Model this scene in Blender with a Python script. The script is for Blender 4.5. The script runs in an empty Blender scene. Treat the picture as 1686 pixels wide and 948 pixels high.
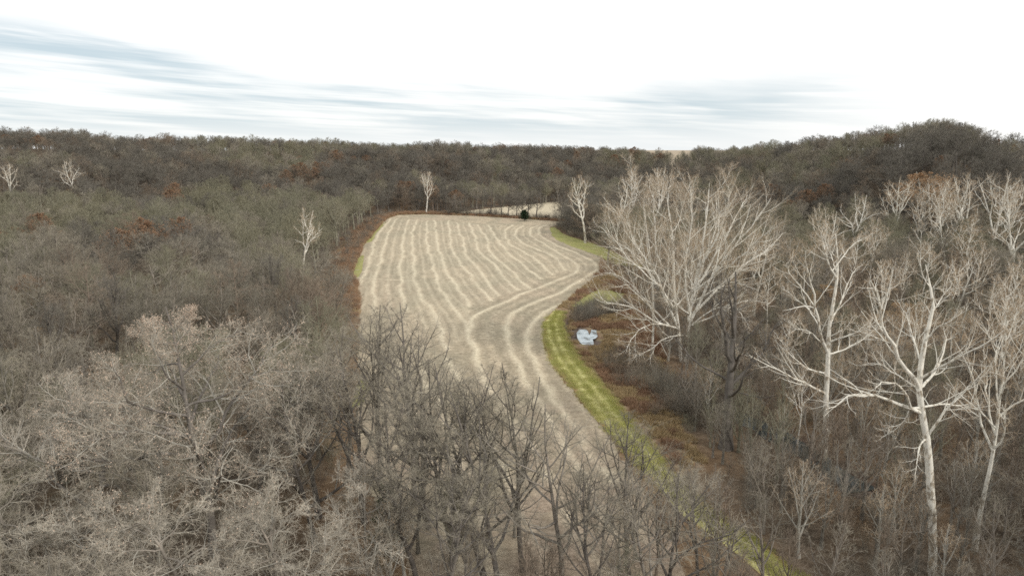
import bpy, math
import numpy as np
from math import radians as RD

# ------------------------------------------------------------------ camera, sky, sun, exposure
scene = bpy.context.scene
COL = scene.collection
CAMZ, PITCH, FPX = 38.0, RD(11.5), 1124.0
cd = bpy.data.cameras.new('camera'); cam = bpy.data.objects.new('camera', cd); COL.objects.link(cam)
cd.sensor_width = 36; cd.lens = 24; cd.clip_start = 0.5; cd.clip_end = 20000
cam.location = (0, 0, CAMZ); cam.rotation_euler = (RD(90) - PITCH, 0, 0)
scene.camera = cam
scene.view_settings.view_transform = 'Standard'; scene.view_settings.look = 'None'
scene.view_settings.exposure = 0.0; scene.view_settings.gamma = 1.0
scene.cycles.max_bounces = 4; scene.cycles.diffuse_bounces = 3; scene.cycles.glossy_bounces = 1
scene.cycles.transmission_bounces = 0; scene.cycles.transparent_max_bounces = 2
scene.cycles.volume_bounces = 0
scene.cycles.use_denoising = False
scene.cycles.filter_width = 1.6
scene.render.use_persistent_data = False

SUN_EL, SUN_AZ = 34.0, 125.0        # azimuth clockwise from +Y (the view direction)
SKY_ADD, CLOUD = 0.06, 1.0
w = bpy.data.worlds.new('World'); scene.world = w; w.use_nodes = True
nt = w.node_tree; nt.nodes.clear()
def N(nt, typ, **kw):
    n = nt.nodes.new(typ)
    for k, v in kw.items(): setattr(n, k, v)
    return n
def M_(nt, op, a, b=None, c=None, clamp=False):
    n = nt.nodes.new('ShaderNodeMath'); n.operation = op; n.use_clamp = clamp
    for i, v in enumerate((a, b, c)):
        if v is None: continue
        if isinstance(v, (int, float)): n.inputs[i].default_value = v
        else: nt.links.new(v, n.inputs[i])
    return n.outputs[0]
def world_nodes():
    L = nt.links.new
    tc = N(nt, 'ShaderNodeTexCoord'); sp = N(nt, 'ShaderNodeSeparateXYZ'); L(tc.outputs['Generated'], sp.inputs[0])
    x, y, z = sp.outputs
    az = M_(nt, 'MULTIPLY', M_(nt, 'ARCTAN2', x, y), 57.2958)
    el = M_(nt, 'MULTIPLY', M_(nt, 'ARCSINE', z), 57.2958)
    # height of the torn cloud edge over azimuth
    cr = N(nt, 'ShaderNodeFloatCurve')
    cv = cr.mapping.curves[0]
    pts = [(-60, .50), (-37, .45), (-30, .42), (-22, .35), (-17, .27), (-8, .265), (0, .25), (6, .235), (12, .26), (17, .26), (24, .27), (30, .24), (36, .2), (60, .2)]
    while len(cv.points) < len(pts): cv.points.new(.5, .5)
    for p, (a, e) in zip(cv.points, pts): p.location = ((a + 60) / 120, e)
    cr.mapping.update()
    L(M_(nt, 'DIVIDE', M_(nt, 'ADD', az, 60), 120, clamp=True), cr.inputs['Value'])
    top = M_(nt, 'MULTIPLY', cr.outputs[0], 20)
    def noise(sx, sy, sz, scale, detail, tilt, dist=0.0, rough=.5):
        cb = N(nt, 'ShaderNodeCombineXYZ')
        e2 = M_(nt, 'ADD', el, M_(nt, 'MULTIPLY', az, tilt))
        L(M_(nt, 'MULTIPLY', az, sx), cb.inputs[0]); L(M_(nt, 'MULTIPLY', e2, sy), cb.inputs[1]); cb.inputs[2].default_value = sz
        no = N(nt, 'ShaderNodeTexNoise'); no.inputs['Scale'].default_value = scale
        no.inputs['Detail'].default_value = detail; no.inputs['Distortion'].default_value = dist
        no.inputs['Roughness'].default_value = rough
        L(cb.outputs[0], no.inputs['Vector']); return no.outputs['Fac']
    edge = noise(.05, .35, 3.1, 1.0, 4, .06)
    big = noise(.055, .62, 7.7, 1.0, 4, .10, .3)
    fine = noise(.07, 2.1, 1.2, 1.0, 5, .04, .2, .6)
    d = M_(nt, 'ADD', M_(nt, 'SUBTRACT', top, el), M_(nt, 'MULTIPLY', M_(nt, 'SUBTRACT', edge, .5), 3.5))
    m1 = N(nt, 'ShaderNodeMapRange', interpolation_type='SMOOTHSTEP'); L(d, m1.inputs[0])
    m1.inputs[1].default_value = -.3; m1.inputs[2].default_value = 1.3
    m2 = N(nt, 'ShaderNodeMapRange', interpolation_type='SMOOTHSTEP')
    L(M_(nt, 'ADD', M_(nt, 'MULTIPLY', big, .62), M_(nt, 'MULTIPLY', fine, .38)), m2.inputs[0])
    m2.inputs[1].default_value = .37; m2.inputs[2].default_value = .60
    lo = N(nt, 'ShaderNodeMapRange', interpolation_type='SMOOTHSTEP'); L(el, lo.inputs[0])
    lo.inputs[1].default_value = .2; lo.inputs[2].default_value = 3.2; lo.inputs[3].default_value = .22
    mask = M_(nt, 'MULTIPLY', M_(nt, 'MULTIPLY', m1.outputs[0], m2.outputs[0]), lo.outputs[0])
    azf = N(nt, 'ShaderNodeMapRange', interpolation_type='SMOOTHSTEP'); L(M_(nt, 'ADD', az, M_(nt, 'MULTIPLY', M_(nt, 'SUBTRACT', fine, .5), 22)), azf.inputs[0])
    azf.inputs[1].default_value = 16; azf.inputs[2].default_value = 31; azf.inputs[3].default_value = 1; azf.inputs[4].default_value = 0
    mask = M_(nt, 'MULTIPLY', mask, M_(nt, 'MULTIPLY', azf.outputs[0], .8))
    veil = M_(nt, 'MULTIPLY', M_(nt, 'MULTIPLY', m1.outputs[0], azf.outputs[0]), M_(nt, 'MULTIPLY', fine, .34))
    sky = N(nt, 'ShaderNodeTexSky', sky_type='NISHITA'); sky.sun_disc = False
    sky.sun_elevation = RD(SUN_EL); sky.sun_rotation = RD(SUN_AZ)
    mx0 = N(nt, 'ShaderNodeMix', data_type='RGBA')
    mx0.inputs[6].default_value = (1.0, 1.0, 0.99, 1); mx0.inputs[7].default_value = (.70, .76, .78, 1); L(veil, mx0.inputs[0])
    mx = N(nt, 'ShaderNodeMix', data_type='RGBA')
    L(mx0.outputs[2], mx.inputs[6]); mx.inputs[7].default_value = (.46, .58, .65, 1); L(mask, mx.inputs[0])
    b1 = N(nt, 'ShaderNodeBackground'); L(mx.outputs[2], b1.inputs[0]); b1.inputs[1].default_value = CLOUD
    b2 = N(nt, 'ShaderNodeBackground'); L(sky.outputs[0], b2.inputs[0]); b2.inputs[1].default_value = SKY_ADD
    b2.inputs[1].default_value = 0.012
    ad = N(nt, 'ShaderNodeAddShader'); L(b1.outputs[0], ad.inputs[0]); L(b2.outputs[0], ad.inputs[1])
    o = N(nt, 'ShaderNodeOutputWorld'); L(ad.outputs[0], o.inputs[0])
world_nodes()
sl = bpy.data.lights.new('sun', 'SUN'); sl.energy = 1.9; sl.angle = RD(9); sl.color = (1.0, .95, .87)
so = bpy.data.objects.new('sun', sl); COL.objects.link(so)
so.rotation_euler = (RD(90 - SUN_EL), 0, -RD(SUN_AZ) + math.pi)
so.location = (0, -50, 200)

# ------------------------------------------------------------------ helpers
def cdir(px, py):
    a = (px - 843) / FPX; b = (474 - py) / FPX
    return np.array([a, math.cos(PITCH) + b * math.sin(PITCH), -math.sin(PITCH) + b * math.cos(PITCH)])
def G(px, py, z=0.0):
    """the point of the ground at height z that the photograph shows at px, py"""
    d = cdir(px, py); t = (z - CAMZ) / d[2]
    return (d[0] * t, d[1] * t)
def V(px, py, Y):
    """the point at depth Y seen at px, py"""
    d = cdir(px, py); t = Y / d[1]
    return np.array([d[0] * t, Y, CAMZ + d[2] * t])
def pix(x, y, z):
    f = y * math.cos(PITCH) - (z - CAMZ) * math.sin(PITCH)
    u = y * math.sin(PITCH) + (z - CAMZ) * math.cos(PITCH)
    return 843 + FPX * x / f, 474 - FPX * u / f

def tag(o, label=None, cat=None, group=None, kind=None):
    if label: o['label'] = label
    if cat: o['category'] = cat
    if group: o['group'] = group
    if kind: o['kind'] = kind
    return o
def empty(name, loc=(0, 0, 0), rz=0.0, s=1.0):
    o = bpy.data.objects.new(name, None); COL.objects.link(o)
    o.location = loc; o.rotation_euler = (0, 0, rz); o.scale = (s, s, s) if isinstance(s, (int, float)) else s
    o.empty_display_size = .5
    return o
def link(name, me, parent=None, mat=None):
    o = bpy.data.objects.new(name, me); COL.objects.link(o)
    if parent: o.parent = parent
    return o
def mesh_from(name, verts, quads, tris=None, mats=(), smooth=False, matidx=None):
    me = bpy.data.meshes.new(name)
    verts = np.asarray(verts, np.float32); quads = np.asarray(quads, np.int32).reshape(-1, 4)
    tris = np.zeros((0, 3), np.int32) if tris is None else np.asarray(tris, np.int32).reshape(-1, 3)
    me.vertices.add(len(verts)); me.vertices.foreach_set('co', verts.ravel())
    nl = quads.size + tris.size
    me.loops.add(nl); me.loops.foreach_set('vertex_index', np.concatenate([quads.ravel(), tris.ravel()]).astype(np.int32))
    nf = len(quads) + len(tris); me.polygons.add(nf)
    st = np.concatenate([np.arange(len(quads)) * 4, quads.size + np.arange(len(tris)) * 3]).astype(np.int32)
    me.polygons.foreach_set('loop_start', st)
    if matidx is not None: me.polygons.foreach_set('material_index', np.asarray(matidx, np.int32))
    me.polygons.foreach_set('use_smooth', np.full(nf, smooth, bool))
    for m in mats: me.materials.append(m)
    me.update(calc_edges=True)
    return me
def fattr(me, name, vals):
    a = me.attributes.new(name, 'FLOAT', 'POINT'); a.data.foreach_set('value', np.asarray(vals, np.float32))

# value noise in numpy
def _hash(ix, iy, s):
    h = (ix.astype(np.int64) * 374761393 + iy.astype(np.int64) * 668265263 + s * 2147483647) & 0xffffffff
    h = ((h ^ (h >> 13)) * 1274126177) & 0xffffffff
    h = (h ^ (h >> 16)) & 0xffffffff
    return h / 4294967295.0
def vnoise(x, y, s=0):
    x = np.asarray(x, float); y = np.asarray(y, float)
    ix = np.floor(x); iy = np.floor(y); fx = x - ix; fy = y - iy
    fx = fx * fx * (3 - 2 * fx); fy = fy * fy * (3 - 2 * fy)
    a = _hash(ix, iy, s); b = _hash(ix + 1, iy, s); c = _hash(ix, iy + 1, s); d = _hash(ix + 1, iy + 1, s)
    return (a * (1 - fx) + b * fx) * (1 - fy) + (c * (1 - fx) + d * fx) * fy
def fbm(x, y, s=0, o=4):
    r = 0; a = .5; t = 0
    for i in range(o):
        r = r + a * vnoise(x * 2 ** i + 17.3 * i, y * 2 ** i - 9.1 * i, s + i); t += a; a *= .5
    return r / t
def sstep(a, b, x):
    t = np.clip((x - a) / (b - a), 0, 1); return t * t * (3 - 2 * t)
def inpoly(x, y, poly):
    x = np.asarray(x, float); y = np.asarray(y, float); r = np.zeros(x.shape, bool)
    n = len(poly)
    for i in range(n):
        x1, y1 = poly[i]; x2, y2 = poly[(i + 1) % n]
        if y1 == y2: continue
        c = ((y1 > y) != (y2 > y)) & (x < (x2 - x1) * (y - y1) / (y2 - y1) + x1)
        r ^= c
    return r
def dist_poly(x, y, line):
    x = np.asarray(x, float); y = np.asarray(y, float); d = np.full(x.shape, 1e9)
    for (x1, y1), (x2, y2) in zip(line[:-1], line[1:]):
        dx, dy = x2 - x1, y2 - y1; t = np.clip(((x - x1) * dx + (y - y1) * dy) / (dx * dx + dy * dy + 1e-9), 0, 1)
        d = np.minimum(d, np.hypot(x - x1 - t * dx, y - y1 - t * dy))
    return d
def smooth_line(pts, n=8):
    """Catmull-Rom through the points"""
    P = np.array(pts, float); P = np.vstack([2 * P[0] - P[1], P, 2 * P[-1] - P[-2]]); out = []
    for i in range(1, len(P) - 2):
        for k in range(n):
            t = k / n
            out.append(.5 * ((2 * P[i]) + (-P[i - 1] + P[i + 1]) * t + (2 * P[i - 1] - 5 * P[i] + 4 * P[i + 1] - P[i + 2]) * t * t + (-P[i - 1] + 3 * P[i] - 3 * P[i + 1] + P[i + 2]) * t ** 3))
    out.append(P[-2]); return np.array(out)

# ------------------------------------------------------------------ materials
def new_mat(name, rough=.9):
    m = bpy.data.materials.new(name); m.use_nodes = True
    b = m.node_tree.nodes['Principled BSDF']; b.inputs['Roughness'].default_value = rough
    b.inputs['Specular IOR Level'].default_value = .15
    return m, m.node_tree, b
def ramp(nt, fac, stops, interp='LINEAR'):
    r = N(nt, 'ShaderNodeValToRGB'); r.color_ramp.interpolation = interp
    e = r.color_ramp.elements
    while len(e) < len(stops): e.new(.5)
    for q, (p, c) in zip(e, stops): q.position = p; q.color = (*c, 1)
    if fac is not None: nt.links.new(fac, r.inputs[0])
    return r.outputs[0]
def bark(name, cols, scale=1.2, dark=None, contrast=.35):
    """cols: colours the trees of this kind range over (one picked per tree); noise varies the brightness"""
    m, nt, b = new_mat(name)
    oi = N(nt, 'ShaderNodeObjectInfo')
    c = ramp(nt, oi.outputs['Random'], [(i / max(1, len(cols) - 1), q) for i, q in enumerate(cols)])
    tc = N(nt, 'ShaderNodeTexCoord')
    no = N(nt, 'ShaderNodeTexNoise'); no.inputs['Scale'].default_value = scale; no.inputs['Detail'].default_value = 3
    nt.links.new(tc.outputs['Object'], no.inputs['Vector'])
    mr = N(nt, 'ShaderNodeMapRange'); nt.links.new(no.outputs['Fac'], mr.inputs[0])
    mr.inputs[1].default_value = .3; mr.inputs[2].default_value = .7
    mr.inputs[3].default_value = 1 - contrast; mr.inputs[4].default_value = 1 + contrast
    mx = N(nt, 'ShaderNodeVectorMath', operation='SCALE'); nt.links.new(c, mx.inputs[0]); nt.links.new(mr.outputs[0], mx.inputs['Scale'])
    if dark is None:
        nt.links.new(mx.outputs[0], b.inputs['Base Color'])
    else:                                   # patchy bark flaking off in plates
        n2 = N(nt, 'ShaderNodeTexNoise'); n2.inputs['Scale'].default_value = 2.4; n2.inputs['Detail'].default_value = 5
        n2.inputs['Roughness'].default_value = .65
        mp = N(nt, 'ShaderNodeMapping'); mp.inputs['Scale'].default_value = (1, 1, .45)
        nt.links.new(tc.outputs['Object'], mp.inputs[0]); nt.links.new(mp.outputs[0], n2.inputs['Vector'])
        zs = N(nt, 'ShaderNodeSeparateXYZ'); nt.links.new(tc.outputs['Object'], zs.inputs[0])
        low = M_(nt, 'MULTIPLY', M_(nt, 'SUBTRACT', 1, M_(nt, 'DIVIDE', zs.outputs[2], 11, clamp=True), clamp=True), .10)
        f = ramp(nt, M_(nt, 'ADD', n2.outputs['Fac'], low), [(.52, (0, 0, 0)), (.62, (1, 1, 1))])
        x = N(nt, 'ShaderNodeMix', data_type='RGBA'); nt.links.new(f, x.inputs[0]); nt.links.new(mx.outputs[0], x.inputs[6]); x.inputs[7].default_value = (*dark, 1)
        nt.links.new(x.outputs[2], b.inputs['Base Color'])
    return m
BK = {}
BK['grey'] = bark('grey_bark', [(.23, .20, .165), (.30, .265, .225), (.20, .185, .155)])
BK['greytwig'] = bark('grey_twigs', [(.255, .23, .175), (.34, .305, .24), (.22, .20, .155)], .35, contrast=.35)
BK['olive'] = bark('olive_bark', [(.22, .205, .15), (.28, .265, .20)])
BK['olivetwig'] = bark('olive_twigs', [(.26, .238, .158), (.235, .225, .158), (.31, .285, .20)], .3, contrast=.25)
BK['dark'] = bark('dark_bark', [(.13, .115, .10), (.19, .17, .15)])
BK['darktwig'] = bark('dark_twigs', [(.165, .152, .125), (.21, .193, .16)], .4, contrast=.3)
BK['brown'] = bark('brown_bark', [(.20, .16, .125), (.26, .205, .16)])
BK['browntwig'] = bark('brown_twigs', [(.25, .20, .148), (.215, .178, .135), (.30, .245, .185)], .35, contrast=.3)
BK['pale'] = bark('pale_grey_bark', [(.36, .34, .29), (.42, .40, .35)], contrast=.3)
BK['paletwig'] = bark('pale_twigs', [(.37, .335, .27), (.46, .415, .345)], .5, contrast=.35)
BK['syc'] = bark('white_sycamore_bark', [(.82, .78, .69), (.74, .71, .62), (.84, .81, .74)], 1.0, dark=(.34, .29, .22), contrast=.14)
BK['syclimb'] = bark('white_limb_bark', [(.84, .81, .72), (.76, .73, .64)], .6, contrast=.2)
BK['syctwig'] = bark('tan_sycamore_twigs', [(.48, .36, .235), (.44, .345, .24), (.52, .41, .29)], .5, contrast=.3)
BK['far'] = bark('distant_bark', [(.22, .19, .165), (.18, .165, .145), (.26, .23, .20)])
def leaf_mat(name, cols):
    m, nt, b = new_mat(name, .8)
    g = N(nt, 'ShaderNodeNewGeometry')
    c = ramp(nt, g.outputs['Random Per Island'], [(i / (len(cols) - 1), q) for i, q in enumerate(cols)])
    nt.links.new(c, b.inputs['Base Color']); return m
LF = {'rust': leaf_mat('rust_leaves', [(.27, .165, .10), (.32, .195, .115), (.22, .145, .10)]),
      'pink': leaf_mat('dry_pinkish_leaves', [(.50, .38, .29), (.58, .46, .36), (.42, .32, .24)]),
      'orange': leaf_mat('orange_leaves', [(.38, .24, .135), (.45, .30, .18), (.34, .22, .13)]),
      'tan': leaf_mat('tan_leaves', [(.40, .27, .14), (.45, .31, .17), (.33, .21, .11)]),
      'ever': leaf_mat('evergreen_needles', [(.022, .04, .018), (.03, .055, .025), (.015, .028, .013)]),
      'cedar': leaf_mat('green_needles', [(.05, .085, .03), (.07, .105, .04), (.035, .06, .022)])}

# ------------------------------------------------------------------ terrain
AZX = np.array([-2500, -700, 0, 300, 600, 760, 900, 1000, 1100, 1200, 1300, 1420, 1540, 1600, 1686, 2400, 4200])
R0 = np.array([380, 340, 330, 380, 430, 450, 520, 520, 470, 380, 310, 260, 245, 250, 265, 260, 300])
R1 = np.array([640, 600, 600, 620, 650, 680, 740, 740, 720, 600, 500, 430, 400, 410, 430, 450, 500])
HP = np.array([36, 36, 37, 34, 32, 30, 28, 25, 21, 25, 30, 34, 40, 35, 31, 34, 34])
POND = G(968, 554)
CREEK = [G(*p) for p in [(1150, 500), (1060, 505), (1010, 512), (965, 520), (945, 535), (955, 553), (985, 566), (1012, 585), (1045, 603), (1100, 625), (1160, 655), (1240, 690), (1330, 740), (1420, 800)]]
CREEK = [tuple(p) for p in smooth_line(CREEK, 5)]
def height(x, y):
    x = np.asarray(x, float); y = np.asarray(y, float)
    r = np.hypot(x, y); az = np.arctan2(x, y)
    ax = 843 + FPX * np.tan(np.clip(az, -1.25, 1.25))
    r0 = np.interp(ax, AZX, R0); r1 = np.interp(ax, AZX, R1); hp = np.interp(ax, AZX, HP)
    wob = (fbm(x / 90, y / 90, 5, 3) - .5) * 90
    up = sstep(r0, r1, r + wob)
    up = np.where(y > 0, up, 0.0)
    h = hp * up + (fbm(x / 60, y / 60, 11, 3) - .5) * 12 * up * (1 - .55 * sstep(.9, 1, up))
    far = sstep(1200, 5000, r)
    h = h * (1 - far) + far * 26
    # flat valley floor except the creek
    d = dist_poly(x, y, CREEK)
    h = h - .45 * (1 - sstep(3.0, 6.5, np.hypot(x - POND[0], y - POND[1]))) * (up < .01)
    h = h - .8 * (1 - sstep(1.0, 3.6, d + (fbm(x / 3, y / 3, 3, 2) - .5) * 2)) * sstep(3, 8, np.hypot(x - POND[0], (y - POND[1]) / 2.2)) * (up < .01)
    return h
def hz(x, y): return float(height(np.array([x]), np.array([y]))[0])

FAR_E = [(588, 470), (578, 450), (596, 405), (622, 375), (636, 360), (655, 354), (700, 353), (770, 355), (840, 359), (900, 363), (935, 366)]
RIGHT_E = [(906, 374), (915, 390), (945, 402), (975, 411), (990, 425), (988, 445), (968, 468), (946, 486), (918, 508), (900, 530), (897, 560), (908, 592), (932, 628), (962, 665), (995, 705), (1030, 760), (1070, 830), (1130, 940), (1160, 1010)]
LEFT_E = [(700, 1010), (655, 900), (600, 790), (585, 690), (590, 600), (588, 530)]
FIELD = [tuple(p) for p in [G(*q) for q in FAR_E + RIGHT_E + LEFT_E]]
FIELD2 = [G(*q) for q in [(735, 352), (780, 352), (850, 356), (900, 360), (950, 362), (990, 340), (930, 333), (870, 338), (790, 345)]]
PATH_C = [G(*q) for q in [(922, 512), (912, 530), (916, 560), (935, 595), (965, 632), (1000, 675), (1045, 730), (1095, 790), (1160, 850), (1240, 910), (1330, 985)]]
PATH_W = [1.4, 2.0, 2.6, 3.0, 2.9, 2.6, 2.1, 1.8, 1.7, 1.7, 1.7]
PATCH2 = [G(*q) for q in [(905, 376), (912, 374), (935, 388), (985, 404), (1030, 424), (1060, 440), (1010, 434), (985, 421), (940, 405), (913, 392)]]
PATCH3 = [G(*q) for q in [(958, 490), (985, 476), (1030, 484), (1025, 500), (985, 508), (955, 508), (938, 508)]]
CLEAR = [G(*q) for q in [(905, 510), (1000, 440), (1045, 470), (1060, 500), (1085, 560), (1095, 600), (1130, 640), (1120, 700), (1160, 760), (1100, 800), (1050, 740), (900, 560)]]
pathline = smooth_line(PATH_C, 6); pathw = np.interp(np.linspace(0, 1, len(pathline)), np.linspace(0, 1, len(PATH_W)), PATH_W)

def ground_mesh():
    rr = 2.0 * 1.0125 ** np.arange(0, 650)
    rr = rr[rr < 9000]
    f = np.arange(-56, 56.01, .36); c1 = np.arange(-180, -56, 3.0); c2 = np.arange(59, 180, 3.0)
    aa = np.radians(np.concatenate([c1, f, c2]))
    A, R = np.meshgrid(aa, rr); X = R * np.sin(A); Y = R * np.cos(A); Z = height(X, Y)
    n, m = X.shape
    verts = np.stack([X, Y, Z], -1).reshape(-1, 3)
    i, j = np.meshgrid(np.arange(n - 1), np.arange(m), indexing='ij'); j2 = (j + 1) % m
    q = np.stack([i * m + j, i * m + j2, (i + 1) * m + j2, (i + 1) * m + j], -1).reshape(-1, 4)
    c = len(verts); verts = np.vstack([verts, [[0, 0, height(np.array([0.]), np.array([0.]))[0]]]])
    jj = np.arange(m); t = np.stack([np.full(m, c), (jj + 1) % m, jj], -1)
    x, y = verts[:, 0], verts[:, 1]
    me = mesh_from('ground', verts, q[:, ::-1], t[:, ::-1], smooth=True)
    r = np.hypot(x, y); ax = 843 + FPX * np.tan(np.clip(np.arctan2(x, y), -1.25, 1.25))
    r1 = np.interp(ax, AZX, R1)
    straw = sstep(r1 + 25, r1 + 45, r) * (sstep(1075, 1085, ax) * (1 - sstep(1130, 1142, ax)) + sstep(1600, 1612, ax))
    straw = np.maximum(straw, sstep(1400, 1500, r))
    fattr(me, 'straw', straw)
    rust = (fbm(x / 14, y / 14, 21, 4) - .45) * 4
    # dry red-brown weeds round the field and in the creek clearing
    de = dist_poly(x, y, FIELD + FIELD[:1])
    edge = 1 - sstep(3, 14, de + (fbm(x / 6, y / 6, 8, 3) - .5) * 8)
    cl = inpoly(x, y, CLEAR).astype(float)
    fattr(me, 'rust', np.clip(np.maximum(rust, edge * (.6 + .8 * fbm(x / 5, y / 5, 9, 2))), 0, 1))
    fattr(me, 'bank', np.clip(np.maximum(1 - sstep(1.5, 4, dist_poly(x, y, CREEK)), 0), 0, 1))
    fattr(me, 'clear', cl)
    m_, nt, b = new_mat('leaf_litter_ground')
    geo = N(nt, 'ShaderNodeNewGeometry')
    def at(nm): a = N(nt, 'ShaderNodeAttribute'); a.attribute_name = nm; return a.outputs['Fac']
    def noise(sc, det=4, ro=.6):
        n_ = N(nt, 'ShaderNodeTexNoise'); n_.inputs['Scale'].default_value = sc; n_.inputs['Detail'].default_value = det; n_.inputs['Roughness'].default_value = ro
        nt.links.new(geo.outputs['Position'], n_.inputs['Vector']); return n_.outputs['Fac']
    base = ramp(nt, noise(.9, 6, .7), [(.3, (.05, .038, .027)), (.5, (.10, .077, .055)), (.72, (.19, .15, .11))])
    rustc = ramp(nt, noise(1.1, 6, .7), [(.3, (.12, .075, .045)), (.52, (.22, .145, .085)), (.7, (.31, .225, .14))])
    def mix(f, a, c):
        x_ = N(nt, 'ShaderNodeMix', data_type='RGBA'); nt.links.new(f, x_.inputs[0])
        for k, v in ((6, a), (7, c)):
            if isinstance(v, tuple): x_.inputs[k].default_value = (*v, 1)
            else: nt.links.new(v, x_.inputs[k])
        return x_.outputs[2]
    c = mix(at('rust'), base, rustc)
    clr = ramp(nt, noise(.55, 5, .65), [(.3, (.13, .08, .055)), (.45, (.24, .155, .095)), (.56, (.33, .25, .15)), (.66, (.30, .27, .12)), (.8, (.2, .2, .08))])
    c = mix(at('clear'), c, clr)
    c = mix(at('bank'), c, ramp(nt, noise(1.4, 4), [(.35, (.05, .035, .028)), (.6, (.16, .12, .095)), (.75, (.30, .24, .2))]))
    c = mix(at('straw'), c, ramp(nt, noise(.05, 5), [(.35, (.34, .27, .19)), (.65, (.44, .37, .27))]))
    nt.links.new(c, b.inputs['Base Color'])
    bp = N(nt, 'ShaderNodeBump'); bp.inputs['Strength'].default_value = .6; bp.inputs['Distance'].default_value = .25
    nt.links.new(noise(2.2, 5, .7), bp.inputs['Height']); nt.links.new(bp.outputs[0], b.inputs['Normal'])
    me.materials.append(m_)
    tag(link('ground', me), kind='structure')
ground_mesh()

# ------------------------------------------------------------------ the harvested field with its rows of pale straw
def c2(l): return [(500 + a / 2.788, 180 + b / 2.788) for a, b in l]
def c5(l): return [(500 + a / 2.117, 500 + b / 2.117) for a, b in l]
ROWS = [
 c2([(400,503),(340,580),(310,660),(285,740),(255,800),(225,900)]),
 c2([(425,503),(380,590),(360,680),(335,760),(325,830),(320,940)]),
 c2([(480,506),(455,590),(450,680),(440,760),(455,840),(475,930)]),
 c2([(520,506),(500,560),(500,640),(505,720),(510,790),(545,860),(590,930)]) + [(740, 575)],
 c2([(565,512),(565,620),(590,700),(610,800),(660,870),(700,930)]) + c5([(560,70),(572,100)]),
 c2([(600,510),(610,600),(640,700),(680,790),(740,860),(765,905)]),
 c2([(665,510),(675,600),(700,680),(760,760),(820,840),(850,880)]),
 c2([(700,520),(730,600),(745,670),(800,730),(850,800),(900,855)]),
 c2([(760,522),(790,600),(800,650),(870,710),(930,780),(985,830)]),
 c2([(800,530),(840,600),(850,650),(930,720),(1000,790),(1040,825)]),
 c2([(850,533),(890,600),(940,660),(1010,720),(1090,780)]),
 c2([(960,530),(925,560),(940,610),(1000,650),(1080,700),(1135,760)]),
 c2([(1010,535),(975,560),(985,600),(1060,640),(1150,680),(1200,740)]),
 c2([(1075,533),(1043,550),(1050,585),(1120,630),(1220,690),(1255,720),(1250,750)]),
 c2([(1120,530),(1085,545),(1085,575),(1150,620),(1250,660),(1330,700),(1340,740)]),
 c2([(1250,750),(1130,800),(1000,850),(880,905),(790,948)]) + [(775, 542), (781, 580), (800, 625), (840, 690), (890, 770), (950, 870), (1000, 960)],
 c2([(1340,740),(1200,830),(1050,890),(950,944)]) + [(834, 538), (839, 570), (855, 610), (885, 660), (925, 725), (975, 810), (1030, 920)],
 c2([(1370,780),(1280,850),(1160,905)]) + [(890, 518), (874, 536), (871, 562), (882, 600), (905, 645), (945, 700), (990, 770), (1050, 870)],
 [(735, 590), (760, 640), (790, 700), (830, 790), (880, 900), (900, 960)],
 [(690, 600), (720, 670), (750, 750), (790, 850), (820, 960)],
 [(650, 590), (675, 660), (700, 740), (735, 850), (760, 960)],
 c2([(215,770),(300,778),(420,785),(520,790)]),
 c2([(560,575),(620,577)]), c2([(575,545),(640,560),(700,556)]),
]
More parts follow.
